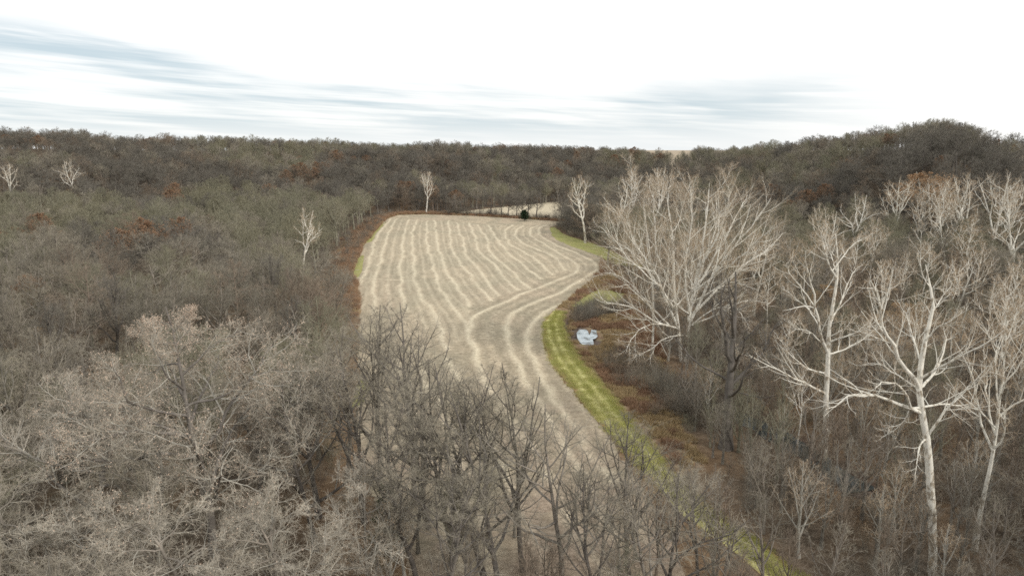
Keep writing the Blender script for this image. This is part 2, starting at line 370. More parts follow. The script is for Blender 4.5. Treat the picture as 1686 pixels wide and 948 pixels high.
def field_obj():
    P = np.array(FIELD); x0, y0 = P.min(0) - 2; x1, y1 = P.max(0) + 2
    s = .45
    ys = [y0]
    while ys[-1] < y1: ys.append(ys[-1] + s * (1 + max(0, ys[-1] - 150) / 200))
    xs = np.arange(x0, x1, s); ys = np.array(ys)
    X, Y = np.meshgrid(xs, ys); n, m = X.shape
    wx = X + (fbm(X / 5, Y / 5, 31, 3) - .5) * 1.6; wy = Y + (fbm(X / 5, Y / 5, 37, 3) - .5) * 1.6
    ins = inpoly(wx, wy, FIELD)
    straw = np.zeros(X.shape); trail = np.zeros(X.shape)
    rowpts = []
    for k, r in enumerate(ROWS):
        L = smooth_line([G(*q) for q in r], 6)
        w_ = 1.0 if k < 21 else .5
        jx = (fbm(X / 12, Y / 9, 50 + k, 4) - .5) * 2.0
        d = dist_poly(X + jx, Y + jx * .5, [tuple(p) for p in L])
        wid = w_ * (.40 + .36 * fbm(X / 3, Y / 3, 77 + k, 2))
        st = np.exp(-(d / wid) ** 2) * (.55 + .6 * fbm(X / 10, Y / 10, 90 + k, 3))
        straw = np.maximum(straw, st)
        trail = np.maximum(trail, np.exp(-((d - 1.9) / .8) ** 2))
        if k < 15: rowpts.append(L)
    for La, Lb in zip(rowpts[:-1], rowpts[1:]):
        m_ = min(len(La), len(Lb)); a_ = La[np.linspace(0, len(La) - 1, 14).astype(int)]; b_ = Lb[np.linspace(0, len(Lb) - 1, 14).astype(int)]
        for f_, am in ((.5, .42), (.27, .22), (.75, .25)):
            L = a_ * (1 - f_) + b_ * f_
            d = dist_poly(X + (fbm(X / 8, Y / 8, 130 + int(f_ * 9), 3) - .5) * 1.5, Y, [tuple(p) for p in L])
            straw = np.maximum(straw, np.exp(-(d / .5) ** 2) * am * (.4 + 1.1 * fbm(X / 9, Y / 9, 140, 3)))
    z = .03 + straw * .16 + (fbm(X / 1.5, Y / 1.5, 4, 3) - .5) * .05
    dq = dist_poly(X, Y, FIELD + FIELD[:1])
    z = np.where(dq < 1.5, .03 + (z - .03) * dq / 1.5, z)
    i, j = np.meshgrid(np.arange(n - 1), np.arange(m - 1), indexing='ij')
    ok = ins[:-1, :-1] & ins[1:, :-1] & ins[:-1, 1:] & ins[1:, 1:]
    q = np.stack([i * m + j, i * m + j + 1, (i + 1) * m + j + 1, (i + 1) * m + j], -1)[ok]
    used = np.unique(q); rem = np.zeros(n * m, int); rem[used] = np.arange(len(used))
    verts = np.stack([X, Y, z], -1).reshape(-1, 3)[used]
    me = mesh_from('harvested_field', verts, rem[q], smooth=True)
    fattr(me, 'straw', straw.ravel()[used]); fattr(me, 'trail', trail.ravel()[used])
    fattr(me, 'patch', fbm(X / 18, Y / 30, 12, 4).ravel()[used])
    fattr(me, 'litter', (sstep(125, 60, verts[:, 1]) if False else 1 - sstep(60, 125, verts[:, 1])) * np.clip(fbm(verts[:, 0] / 3, verts[:, 1] / 3, 19, 4) * 2.6 - .75, 0, 1))
    m_, nt, b = new_mat('stubble')
    geo = N(nt, 'ShaderNodeNewGeometry')
    def at(nm): a = N(nt, 'ShaderNodeAttribute'); a.attribute_name = nm; return a.outputs['Fac']
    def noise(sc, det=4, ro=.6, st=(1, 1, 1), rz=0):
        mp = N(nt, 'ShaderNodeMapping'); mp.inputs['Scale'].default_value = st; mp.inputs['Rotation'].default_value[2] = rz
        nt.links.new(geo.outputs['Position'], mp.inputs[0])
        n_ = N(nt, 'ShaderNodeTexNoise'); n_.inputs['Scale'].default_value = sc; n_.inputs['Detail'].default_value = det; n_.inputs['Roughness'].default_value = ro
        nt.links.new(mp.outputs[0], n_.inputs['Vector']); return n_.outputs['Fac']
    soil = ramp(nt, noise(1.1, 8, .82), [(.30, (.14, .11, .08)), (.42, (.31, .265, .195)), (.54, (.47, .41, .31)), (.68, (.64, .57, .44))])
    pt = ramp(nt, at('patch'), [(.35, (1.05, 1.0, .96)), (.5, (.88, .88, .84)), (.65, (1.08, 1.04, .99))])
    pt2 = ramp(nt, noise(.33, 7, .72, (1, .55, 1), .5), [(.34, (.74, .74, .73)), (.5, (.98, .98, .98)), (.66, (1.18, 1.17, 1.15))])
    v0 = N(nt, 'ShaderNodeVectorMath', operation='MULTIPLY'); nt.links.new(pt, v0.inputs[0]); nt.links.new(pt2, v0.inputs[1])
    v = N(nt, 'ShaderNodeVectorMath', operation='MULTIPLY'); nt.links.new(soil, v.inputs[0]); nt.links.new(v0.outputs[0], v.inputs[1])
    dk = N(nt, 'ShaderNodeMix', data_type='RGBA'); nt.links.new(M_(nt, 'MULTIPLY', at('trail'), .45), dk.inputs[0]); nt.links.new(v.outputs[0], dk.inputs[6]); dk.inputs[7].default_value = (.25, .215, .15, 1)
    pale = ramp(nt, noise(2.2, 5, .7), [(.3, (.56, .49, .34)), (.6, (.80, .71, .53))])
    x_ = N(nt, 'ShaderNodeMix', data_type='RGBA')
    f = M_(nt, 'MULTIPLY', at('straw'), M_(nt, 'ADD', M_(nt, 'MULTIPLY', noise(1.6, 5, .7), 1.1), .2), clamp=True)
    nt.links.new(f, x_.inputs[0]); nt.links.new(dk.outputs[2], x_.inputs[6]); nt.links.new(pale, x_.inputs[7])
    lx = N(nt, 'ShaderNodeMix', data_type='RGBA'); nt.links.new(M_(nt, 'MULTIPLY', at('litter'), .75), lx.inputs[0]); nt.links.new(x_.outputs[2], lx.inputs[6])
    nt.links.new(ramp(nt, noise(1.6, 6, .75), [(.35, (.17, .12, .085)), (.5, (.33, .25, .19)), (.66, (.48, .385, .30))]), lx.inputs[7])
    nt.links.new(lx.outputs[2], b.inputs['Base Color'])
    bp = N(nt, 'ShaderNodeBump'); bp.inputs['Strength'].default_value = .7; bp.inputs['Distance'].default_value = .12
    nt.links.new(noise(3.5, 6, .75), bp.inputs['Height']); nt.links.new(bp.outputs[0], b.inputs['Normal'])
    me.materials.append(m_)
    tag(link('harvested_field', me), kind='structure')
    me2p = [G(*q) for q in [(735, 352), (780, 351), (850, 355), (900, 359.5), (960, 363), (1010, 341), (930, 332), (870, 337), (790, 345)]]
    L = smooth_line(me2p + me2p[:1], 8)[:-1]; c = L.mean(0)
    vv = [(c[0], c[1], .035)] + [(a, bb, .03) for a, bb in L]
    k = len(L)
    m2 = mesh_from('far_field', vv, [], [(0, 1 + i, 1 + (i + 1) % k) for i in range(k)])
    if True:
        m2.flip_normals() if m2.polygons[0].normal.z < 0 else None
    fattr(m2, 'straw', np.full(k + 1, .55)); fattr(m2, 'patch', np.full(k + 1, .6)); fattr(m2, 'trail', np.zeros(k + 1))
    m2.materials.append(m_); tag(link('far_field', m2), kind='structure')
field_obj()

# ------------------------------------------------------------------ grass track, grass patches
def grass_mat(name, tracks):
    m_, nt, b = new_mat(name)
    geo = N(nt, 'ShaderNodeNewGeometry')
    def noise(sc, det=4, ro=.6):
        n_ = N(nt, 'ShaderNodeTexNoise'); n_.inputs['Scale'].default_value = sc; n_.inputs['Detail'].default_value = det; n_.inputs['Roughness'].default_value = ro
        nt.links.new(geo.outputs['Position'], n_.inputs['Vector']); return n_.outputs['Fac']
    g = ramp(nt, noise(.8, 6, .7), [(.32, (.17, .19, .045)), (.5, (.30, .305, .10)), (.68, (.45, .43, .19))])
    yl = ramp(nt, noise(.35, 5, .65), [(.40, (.0, .0, .0)), (.66, (1, 1, 1))])
    x0 = N(nt, 'ShaderNodeMix', data_type='RGBA'); nt.links.new(M_(nt, 'MULTIPLY', yl, .6), x0.inputs[0]); nt.links.new(g, x0.inputs[6]); x0.inputs[7].default_value = (.36, .30, .15, 1)
    out = x0.outputs[2]
    if tracks:
        a = N(nt, 'ShaderNodeAttribute'); a.attribute_name = 'track'
        x = N(nt, 'ShaderNodeMix', data_type='RGBA'); nt.links.new(M_(nt, 'MULTIPLY', a.outputs['Fac'], M_(nt, 'ADD', M_(nt, 'MULTIPLY', noise(.25), .5), .45), clamp=True), x.inputs[0])
        nt.links.new(out, x.inputs[6]); x.inputs[7].default_value = (.60, .56, .25, 1)
        e = N(nt, 'ShaderNodeAttribute'); e.attribute_name = 'edge'
        x2 = N(nt, 'ShaderNodeMix', data_type='RGBA'); nt.links.new(e.outputs['Fac'], x2.inputs[0]); nt.links.new(x.outputs[2], x2.inputs[6])
        x2.inputs[7].default_value = (.30, .20, .10, 1); out = x2.outputs[2]
    nt.links.new(out, b.inputs['Base Color'])
    bp = N(nt, 'ShaderNodeBump'); bp.inputs['Strength'].default_value = .8; bp.inputs['Distance'].default_value = .15
    nt.links.new(noise(3, 5, .7), bp.inputs['Height']); nt.links.new(bp.outputs[0], b.inputs['Normal'])
    return m_
GM = grass_mat('track_grass', True); GM2 = grass_mat('meadow_grass', False)
def path_obj():
    L = smooth_line(PATH_C, 24); W = np.interp(np.linspace(0, 1, len(L)), np.linspace(0, 1, len(PATH_W)), PATH_W)
    T = np.gradient(L, axis=0); T /= np.linalg.norm(T, axis=1)[:, None]; Nn = np.stack([-T[:, 1], T[:, 0]], -1)
    us = np.linspace(-1, 1, 27); V_ = []; tr = []; ed = []
    for i in range(len(L)):
        for u in us:
            j = (vnoise(L[i, 0] * .15, L[i, 1] * .15, 5) - .5) * .8
            p = L[i] + Nn[i] * (u * W[i] + j)
            V_.append((p[0], p[1], .05 + .0 * u)); um = u * W[i]
            tr.append(math.exp(-((abs(um + .3) - .9) / .6) ** 2) * (.7 + .5 * float(fbm(p[0] / 6, p[1] / 6, 6, 3))))
            ed.append(float(sstep(.72, 1.0, abs(u) + (vnoise(p[0] * .7, p[1] * .7, 3) - .5) * .5)) * .9)
    n, m = len(L), len(us)
    i, j = np.meshgrid(np.arange(n - 1), np.arange(m - 1), indexing='ij')
    q = np.stack([i * m + j, (i + 1) * m + j, (i + 1) * m + j + 1, i * m + j + 1], -1).reshape(-1, 4)
    me = mesh_from('grass_track', V_, q, smooth=True)
    if me.polygons[0].normal.z < 0: me.flip_normals()
    fattr(me, 'track', tr); fattr(me, 'edge', ed); me.materials.append(GM)
    tag(link('grass_path', me), kind='structure')
path_obj()
def patch_obj(name, poly, z=.045):
    L = smooth_line(list(poly) + [poly[0]], 8)[:-1]; c = L.mean(0)
    L = L + (np.stack([vnoise(L[:, 0], L[:, 1], 3), vnoise(L[:, 1], L[:, 0], 4)], -1) - .5) * 1.0
    bm_ = [(a, b, z) for a, b in L]
    me = bpy.data.meshes.new(name); me.from_pydata(bm_, [], [tuple(range(len(bm_)))]); me.update()
    if me.polygons[0].normal.z < 0: me.flip_normals()
    me.materials.append(GM2); tag(link(name, me), kind='structure')
patch_obj('grass_verge', PATCH2); patch_obj('grass_clearing', PATCH3)
for k, p in enumerate([[(625, 372), (636, 366), (618, 392), (604, 400), (600, 396)], [(590, 425), (600, 420), (592, 452), (578, 462), (572, 450)], [(585, 470), (592, 468), (588, 484), (578, 480)], [(584, 640), (600, 625), (604, 640), (592, 668), (580, 665)]]):
    patch_obj('grass_patch', [G(*q) for q in p], .04)

# creek water that mirrors the pale sky
def water_obj():
    m_, nt, b = new_mat('creek_water', .04)
    b.inputs['Base Color'].default_value = (.05, .06, .06, 1); b.inputs['Specular IOR Level'].default_value = .5
    b.inputs['Metallic'].default_value = 0.0; b.inputs['IOR'].default_value = 1.33
    geo = N(nt, 'ShaderNodeNewGeometry'); no = N(nt, 'ShaderNodeTexNoise'); no.inputs['Scale'].default_value = 2.0
    nt.links.new(geo.outputs['Position'], no.inputs['Vector'])
    bp = N(nt, 'ShaderNodeBump'); bp.inputs['Strength'].default_value = .08; bp.inputs['Distance'].default_value = .05
    nt.links.new(no.outputs['Fac'], bp.inputs['Height']); nt.links.new(bp.outputs[0], b.inputs['Normal'])
    L = np.array(CREEK); T = np.gradient(L, axis=0); T /= np.linalg.norm(T, axis=1)[:, None]; Nn = np.stack([-T[:, 1], T[:, 0]], -1)
    v = []; q = []
    for i in range(len(L)):
        for u in (-3.4, 3.4): v.append((*(L[i] + Nn[i] * u), -.62))
    for i in range(len(L) - 1): q.append((2 * i, 2 * i + 1, 2 * i + 3, 2 * i + 2))
    me = mesh_from('creek', v, q)
    if me.polygons[0].normal.z < 0: me.flip_normals()
    me.materials.append(m_); tag(link('creek_water', me), kind='structure')
    # thin pale ice sheet on the widest pool
    mi, nt, b = new_mat('ice', .25)
    g_ = N(nt, 'ShaderNodeNewGeometry'); n_ = N(nt, 'ShaderNodeTexNoise'); n_.inputs['Scale'].default_value = .55; n_.inputs['Detail'].default_value = 5; nt.links.new(g_.outputs['Position'], n_.inputs['Vector'])
    nt.links.new(ramp(nt, n_.outputs['Fac'], [(.36, (.12, .13, .12)), (.44, (.42, .49, .52)), (.62, (.60, .67, .69))]), b.inputs['Base Color']); b.inputs['Specular IOR Level'].default_value = .5
    pc = [(952, 548), (955, 543), (963, 541), (968, 545), (970, 551), (973, 546), (972, 540), (978, 539), (983, 540), (980, 545), (982, 553), (979, 556), (975, 557), (977, 564), (974, 569), (968, 570), (962, 566), (956, 561), (953, 555)]
    pts = [G(*p) for p in pc]
    cx_, cy_ = np.mean(pts, 0); pts = [(cx_ + (x - cx_) * 1.15, cy_ + (y - cy_) * 1.1) for x, y in pts]
    verts = [(x, y, -.06) for x, y in pts] + [(x, y, -.10) for x, y in pts]; k = len(pts)
    me = bpy.data.meshes.new('ice_sheet')
    me.from_pydata(verts, [], [tuple(range(k)), tuple(range(2 * k - 1, k - 1, -1))] + [(i, i + k, (i + 1) % k + k, (i + 1) % k) for i in range(k)])
    me.update(); me.materials.append(mi)
    o = link('ice_patch', me); tag(o, 'pale bluish-white glossy patch in the dark creek bed beside the grass track', 'ice')
water_obj()

# ------------------------------------------------------------------ tree growing
GOLD = 2.399963
def grow(P, R, k, t0, t1, ang, angv, lr, fall, rr, n, trop, wob, rng, tip=.3, rmin=.003, lenabs=None, rmax=None, power=1.0, env=None, envmode='fill', rk=.031):
    B, m, _ = P.shape
    seg = np.linalg.norm(np.diff(P, axis=1), axis=2); L = seg.sum(1)
    t = t0 + (t1 - t0) * ((np.arange(k)[None, :] + rng.random((B, k))) / k) ** power
    f = t * (m - 1); i = np.minimum(f.astype(int), m - 2); f = f - i
    bi = np.arange(B)[:, None]
    p = P[bi, i] * (1 - f[..., None]) + P[bi, i + 1] * f[..., None]
    T = P[bi, i + 1] - P[bi, i]; T /= np.linalg.norm(T, axis=2)[..., None] + 1e-9
    r = R[bi, i] * (1 - f) + R[bi, i + 1] * f
    az = GOLD * np.arange(k)[None, :] + rng.random((B, 1)) * 6.28 + rng.normal(0, .35, (B, k))
    ref = np.where(np.abs(T[..., 2:3]) > .9, np.array([1., 0, 0]), np.array([0, 0, 1.]))
    U = np.cross(T, ref); U /= np.linalg.norm(U, axis=2)[..., None] + 1e-9; W = np.cross(T, U)
    a = np.radians(ang + rng.normal(0, angv, (B, k)))
    d = np.cos(a)[..., None] * T + np.sin(a)[..., None] * (np.cos(az)[..., None] * U + np.sin(az)[..., None] * W)
    ln = (L[:, None] if lenabs is None else lenabs) * lr * (1 - fall * (t - t0) / (t1 - t0 + 1e-9)) * rng.uniform(.7, 1.25, (B, k))
    rad = np.maximum(np.minimum(r * .85, rr * r if rmax is None else rmax * ln), rmin)
    if env is not None:                     # limbs end on the dome of the crown
        ex, ez, cz = env; sc_ = np.array([ex, ex, ez]); o_ = (p - np.array([0, 0, cz])) / sc_; d_ = (d + np.array([0, 0, trop * n * .4])); d_ = d_ / np.linalg.norm(d_, axis=2)[..., None] / sc_
        A = (d_ ** 2).sum(2); Bq = (o_ * d_).sum(2); Cq = (o_ ** 2).sum(2) - 1
        tt = (-Bq + np.sqrt(np.maximum(Bq * Bq - A * Cq, 0))) / A
        tt = np.where(Cq > 0, .06 * ex, np.maximum(tt, .06 * ex))
        ln = tt * rng.uniform(.8, 1.08, (B, k)) if envmode == 'fill' else np.minimum(ln, tt * rng.uniform(.9, 1.25, (B, k)) + .04 * ex)
        rad = np.maximum(np.minimum(r * .8, rr * rk * ln), rmin)
    d = d.reshape(-1, 3); ln = ln.ravel(); rad = rad.ravel(); p = p.reshape(-1, 3)
    C = len(d); Q = np.zeros((C, n, 3)); Q[:, 0] = p
    for s in range(1, n):
        d = d + np.array([0, 0, trop]) + rng.normal(0, wob, (C, 3)); d /= np.linalg.norm(d, axis=1)[:, None]
        Q[:, s] = Q[:, s - 1] + d * (ln / (n - 1))[:, None]
    RR = rad[:, None] * np.linspace(1, tip, n)[None, :]
    return Q, RR
class MB:
    def __init__(s): s.v = []; s.q = []; s.t = []; s.qm = []; s.tm = []; s.n = 0
    def tube(s, P, R, sides, mi=0, apex=False):
        B, n, _ = P.shape
        T = np.gradient(P, axis=1) if n > 1 else P; T = T / (np.linalg.norm(T, axis=2)[..., None] + 1e-9)
        Tm = T.mean(1); ref = np.where(np.abs(Tm[:, 2:3]) > .8, np.array([1., 0, 0]), np.array([0, 0, 1.]))[:, None, :]
        U = np.cross(T, np.broadcast_to(ref, T.shape)); U /= np.linalg.norm(U, axis=2)[..., None] + 1e-9; W = np.cross(T, U)
        a = np.arange(sides) * 2 * math.pi / sides
        nr = n - 1 if apex else n
        ring = P[:, :nr, None] + R[:, :nr, None, None] * (np.cos(a)[None, None, :, None] * U[:, :nr, None] + np.sin(a)[None, None, :, None] * W[:, :nr, None])
        per = nr * sides + (1 if apex else 0)
        v = np.zeros((B, per, 3)); v[:, :nr * sides] = ring.reshape(B, -1, 3)
        if apex: v[:, -1] = P[:, -1]
        base = s.n + np.arange(B)[:, None, None] * per
        if nr > 1:
            i, j = np.meshgrid(np.arange(nr - 1), np.arange(sides), indexing='ij'); j2 = (j + 1) % sides
            q = np.stack([i * sides + j, i * sides + j2, (i + 1) * sides + j2, (i + 1) * sides + j], -1).reshape(1, -1, 4)
            q = (base + q).reshape(-1, 4); s.q.append(q); s.qm.append(np.full(len(q), mi))
        if apex:
            j = np.arange(sides); t = np.stack([(nr - 1) * sides + j, (nr - 1) * sides + (j + 1) % sides, np.full(sides, per - 1)], -1)[None]
            t = (base + t).reshape(-1, 3); s.t.append(t); s.tm.append(np.full(len(t), mi))
        s.v.append(v.reshape(-1, 3)); s.n += B * per
    def leaves(s, pts, size, rng, mi=0):
        B = len(pts); a = rng.normal(0, 1, (B, 3)); a /= np.linalg.norm(a, axis=1)[:, None]; b = np.cross(a, rng.normal(0, 1, (B, 3))); b /= np.linalg.norm(b, axis=1)[:, None]
        sz = size * rng.uniform(.6, 1.3, (B, 1))
        v = np.stack([pts, pts + (a * .5 + b * .35) * sz, pts + a * sz, pts + (a * .5 - b * .35) * sz], 1)
        q = s.n + np.arange(B)[:, None] * 4 + np.arange(4)[None]
        s.v.append(v.reshape(-1, 3)); s.q.append(q); s.qm.append(np.full(B, mi)); s.n += 4 * B
    def mesh(s, name, mats, smooth=False):
        q = np.vstack(s.q) if s.q else np.zeros((0, 4), int); t = np.vstack(s.t) if s.t else None
        mi = np.concatenate(s.qm + s.tm)
        return mesh_from(name, np.vstack(s.v), q, t, mats, smooth, mi)

def trunk_path(h, r, rng, n=12, wob=.05, lean=.05, tip=.12):
    P = np.zeros((1, n, 3)); d = np.array([rng.normal(0, lean), rng.normal(0, lean), 1.])
    for i in range(1, n):
        d = d + np.append(rng.normal(0, wob, 2), .12); d /= np.linalg.norm(d); P[0, i] = P[0, i - 1] + d * h / (n - 1)
    P[0, 0, 2] -= .4
    t = np.linspace(0, 1, n); R = r * (1 - (1 - tip) * t ** .8); R[0] *= 1.35
    return P, R[None]

def make_tree(seed, h=17, form='round', detail=1.0, bark_m='grey', twig_m='greytwig', leaf=None, leaf_n=0, leaf_size=.14, far=False, thick=1.0, slim=1.0, curly=False, crown_m=None):
    """two meshes: trunk (bole and main limbs), crown (branches and twigs)"""
    rng = np.random.default_rng(seed)
    E = dict(round=(.29, .36, .62), oak=(.40, .40, .60), narrow=(.17, .40, .60), vase=(.27, .42, .58), syc=(.33, .42, .60), sycslim=(.17, .36, .66))[form]
    if far: E = (E[0] * 1.05, E[1] + .06, E[2] - .05)
    E = tuple(q * h for q in E); RK = .042 if form == 'syc' else .033 if form == 'sycslim' else .031
    F = dict(round=dict(r=.021, t0=.28, k1=17, a1=52, lr1=.50, fall=.62, tr1=.13, w1=.12),
             oak=dict(r=.017, t0=.18, k1=22, a1=66, lr1=.66, fall=.60, tr1=.05, w1=.2),
             narrow=dict(r=.017, t0=.25, k1=18, a1=38, lr1=.36, fall=.55, tr1=.15, w1=.08),
             vase=dict(r=.022, t0=.16, k1=13, a1=34, lr1=.66, fall=.55, tr1=.10, w1=.09),
             sycslim=dict(r=.0115, t0=.4, k1=15, a1=46, lr1=.4, fall=.6, tr1=.1, w1=.14),
             syc=dict(r=.021, t0=.33, k1=13, a1=48, lr1=.50, fall=.60, tr1=.10, w1=.16))[form]
    P0, R0_ = trunk_path(h, h * F['r'] * slim, rng, wob=.07 if form in ('oak', 'syc') else .04)
    P1, R1_ = grow(P0, R0_, F['k1'], F['t0'], .97, F['a1'], 8, F['lr1'], F['fall'], .62, 9, F['tr1'], F['w1'], rng, tip=.22, rmin=.03, env=E, rk=RK)
    k2, k3, k4, k5 = [max(2, int(round(q * detail))) for q in ((9, 8, 7, 3) if not far else (8, 7, 7, 0))]
    wob = 1.5 if form in ('oak', 'syc') else 1.0
    P2, R2_ = grow(P1, R1_, k2, .25, .98, 44, 12, .42, .35, .55, 6, .07, .13 * wob, rng, tip=.3, rmin=.012 * thick, env=E, envmode='cap', rk=RK)
    if curly: k4, k5 = max(2, k4 - 2), max(2, k5 - 1)
    P3, R3_ = grow(P2, R2_, k3, .1, 1.0, 46, 16, .55 if curly else .46, .35, .55, 6 if curly else 4, .03, .22 if curly else .15 * wob, rng, tip=.35, rmin=(.014 if curly else .008) * thick)
    P4, R4_ = grow(P3, R3_, k4, .08, 1.0, 40, 16, .55, .3, .6, 4 if curly else 3, .05, .2 if curly else .16, rng, tip=.5, rmin=(.008 if curly else .0055) * thick)
    tb = MB(); tb.tube(P0, R0_, 8); tb.tube(P1, R1_, 6 if not far else 4)
    cb = MB()
    cb.tube(P2, R2_, 4 if not far else 3, 0); cb.tube(P3, R3_, 3, 1); cb.tube(P4, R4_, 3, 1, apex=True)
    if k5 > 1:
        P5, R5_ = grow(P4, R4_, k5, .15, 1.0, 40, 16, .6, .3, .7, 2, .05, .1, rng, tip=.5, rmin=.0045 * thick)
        cb.tube(P5, R5_, 3, 1, apex=True)
    mats = [BK[crown_m or bark_m], BK[twig_m]]
    if leaf:
        src = P4[:, 1:].reshape(-1, 3); pts = src[rng.integers(0, len(src), leaf_n)] + rng.normal(0, .08, (leaf_n, 3))
        cb.leaves(pts, leaf_size, rng, 2); mats.append(LF[leaf])
    if form.startswith('syc'): mats[0] = BK['syclimb']
    tm = tb.mesh('trunk_mesh', [BK[bark_m]], True); cm = cb.mesh('crown_mesh', mats)
    return tm, cm

def place(name, meshes, x, y, s, rz, label, cat='tree', group=None, z=None, extra=(), lean=0):
    o = empty(name, (x, y, hz(x, y) if z is None else z), rz, s)
    if lean: o.rotation_euler = (lean, 0, rz)
    tag(o, label, cat, group)
    for nm, me in zip(('trunk', 'crown'), meshes): link(nm, me, o)
    return o

# ------------------------------------------------------------------ hand-laid main limbs for the great sycamores
def hand_tree(trunks, limbs, seed, Y, r0, bark_m='syc', limb_m='syclimb', twig_m='syctwig', dens=1.0, extra=5, tipr=.06, r_limb=.5, twigk=(6, 6, 6), wob=.14, exl=.3, k2=9, et=.42, ea=50):
    rng = np.random.default_rng(seed)
    base = None; TP = []; TR = []
    def path(pts, Y0, dy, n):
        L = smooth_line(pts, 6); s = np.linspace(0, 1, len(L))
        q = np.array([V(a, b, Y0 + dy * u) for (a, b), u in zip(L, s)])
        c = np.linspace(0, len(L) - 1, n); i = np.minimum(c.astype(int), len(L) - 2); f = (c - i)[:, None]
        return q[i] * (1 - f) + q[i + 1] * f
    for k, (pts, dy, rs) in enumerate(trunks):
        q = path(pts, Y, dy, 14)
        if base is None: base = q[0].copy(); base[2] = hz(base[0], base[1])
        q = q - base; q[0, 2] = min(q[0, 2], 0) - .4
        TP.append(q); TR.append(r0 * rs * (tipr + (1 - tipr) * np.linspace(1, 0, 14) ** .85))
    LP = []; LR = []
    allT = np.vstack(TP); allR = np.concatenate(TR)
    for pts, dy, *rs in limbs:
        y0 = Y
        q0 = V(*pts[0], Y) - base
        # start on the nearest trunk or limb point, at its depth
        cand = np.vstack([allT] + LP); cr = np.concatenate([allR] + LR)
        d = np.hypot(cand[:, 0] - q0[0], cand[:, 2] - q0[2]); i = int(np.argmin(d))
        y0 = Y + cand[i, 1]
        q = path(pts, y0, dy, 12) - base
        q += (cand[i] - q[0])[None] * np.linspace(1, 0, 12)[:, None] ** 2
        ln = np.linalg.norm(np.diff(q, axis=0), axis=1).sum()
        q[1:] += rng.normal(0, .005 * ln, (11, 3))
        LP.append(q); LR.append(min(cr[i] * .8, (rs[0] * .66 if rs else .0135) * ln) * np.linspace(1, .16, 12))
    P0 = np.array(TP); R0_ = np.array(TR); P1 = np.array(LP); R1_ = np.array(LR)
    if extra:
        Pe, Re = grow(P0, R0_, extra, et, .93, ea, 8, exl, .5, .5, 12, .09, .12, rng, tip=.2)
        P1 = np.vstack([P1, Pe]); R1_ = np.vstack([R1_, Re])
    a, b, c = [int(q * dens) for q in twigk]
    P2, R2_ = grow(P1, R1_, k2, .2, .98, 38, 10, .44, .68, .5, 7, .08, wob * .7, rng, tip=.25, rmin=.017)
    P3, R3_ = grow(P2, R2_, a, .15, 1.0, 38, 12, .45, .35, .5, 5, .06, wob, rng, tip=.35, rmin=.012)
    P4, R4_ = grow(P3, R3_, b, .1, 1.0, 36, 14, .5, .3, .55, 3, .06, .14, rng, tip=.5, rmin=.007)
    P5, R5_ = grow(P4, R4_, c, .1, 1.0, 36, 14, .6, .3, .6, 2, .05, .1, rng, tip=.5, rmin=.005)
    tb = MB(); tb.tube(P0, R0_, 12); tb.tube(P1, R1_, 8)
    cb = MB(); cb.tube(P2, R2_, 5, 0); cb.tube(P3, R3_, 4, 1); cb.tube(P4, R4_, 3, 2, apex=True); cb.tube(P5, R5_, 3, 2, apex=True)
    mats = [BK[limb_m], BK[limb_m], BK[twig_m]]
    return base, (tb.mesh('trunk_mesh', [BK[bark_m]], True), cb.mesh('crown_mesh', mats))

S3T = [([(1535, 946), (1536, 883), (1530, 769), (1524, 708), (1513, 648), (1518, 588), (1527, 545), (1537, 501), (1529, 463), (1524, 435)], 1.5, 1)]
S3L = [([(1510, 640), (1488, 605), (1464, 561), (1450, 528), (1445, 490), (1434, 463)], -3, .03), ([(1464, 561), (1431, 550), (1398, 542)], 2), ([(1507, 648), (1469, 618), (1442, 599), (1409, 602)], 4),
 ([(1507, 695), (1469, 673), (1431, 657), (1398, 651), (1376, 670), (1360, 673)], -2.5, .024), ([(1532, 722), (1548, 692), (1573, 659), (1600, 632), (1628, 602)], -2, .022), ([(1516, 648), (1529, 632), (1548, 599), (1557, 566), (1554, 539)], 3.5, .03),
 ([(1518, 580), (1540, 547), (1562, 531), (1600, 506)], -3), ([(1518, 594), (1505, 561), (1494, 523), (1477, 495)], 4), ([(1524, 725), (1513, 736), (1510, 763), (1506, 788)], -2.5, .03),
 ([(1518, 665), (1551, 662), (1584, 668), (1598, 681)], 3.5), ([(1537, 501), (1548, 485), (1573, 463), (1581, 441)], 2), ([(1512, 660), (1490, 632), (1455, 628), (1440, 640)], -4), ([(1506, 690), (1490, 702), (1470, 712), (1450, 720)], 3)]
S2T = [([(1358, 745), (1360, 700), (1360, 653), (1363, 603), (1364, 561), (1367, 527), (1377, 470), (1379, 436), (1377, 398), (1373, 371)], 2, 1)]
S2L = [([(1360, 575), (1348, 542), (1341, 493), (1331, 451), (1325, 413)], -3, .03), ([(1341, 527), (1310, 493), (1289, 475)], 3), ([(1358, 569), (1333, 546), (1310, 540), (1295, 523)], -2), ([(1356, 626), (1325, 611), (1295, 580), (1274, 559)], 2, .022),
 ([(1358, 651), (1325, 632), (1276, 607), (1230, 582)], -3, .02), ([(1365, 601), (1390, 584), (1424, 558), (1447, 535)], 2, .022), ([(1367, 527), (1382, 500), (1401, 455), (1413, 440)], 4), ([(1341, 493), (1318, 466), (1299, 447), (1297, 432)], -2),
 ([(1377, 470), (1363, 436), (1352, 390), (1344, 360)], -3), ([(1369, 550), (1398, 535), (1409, 520)], -3), ([(1380, 450), (1395, 420), (1412, 398), (1430, 390)], 2)]
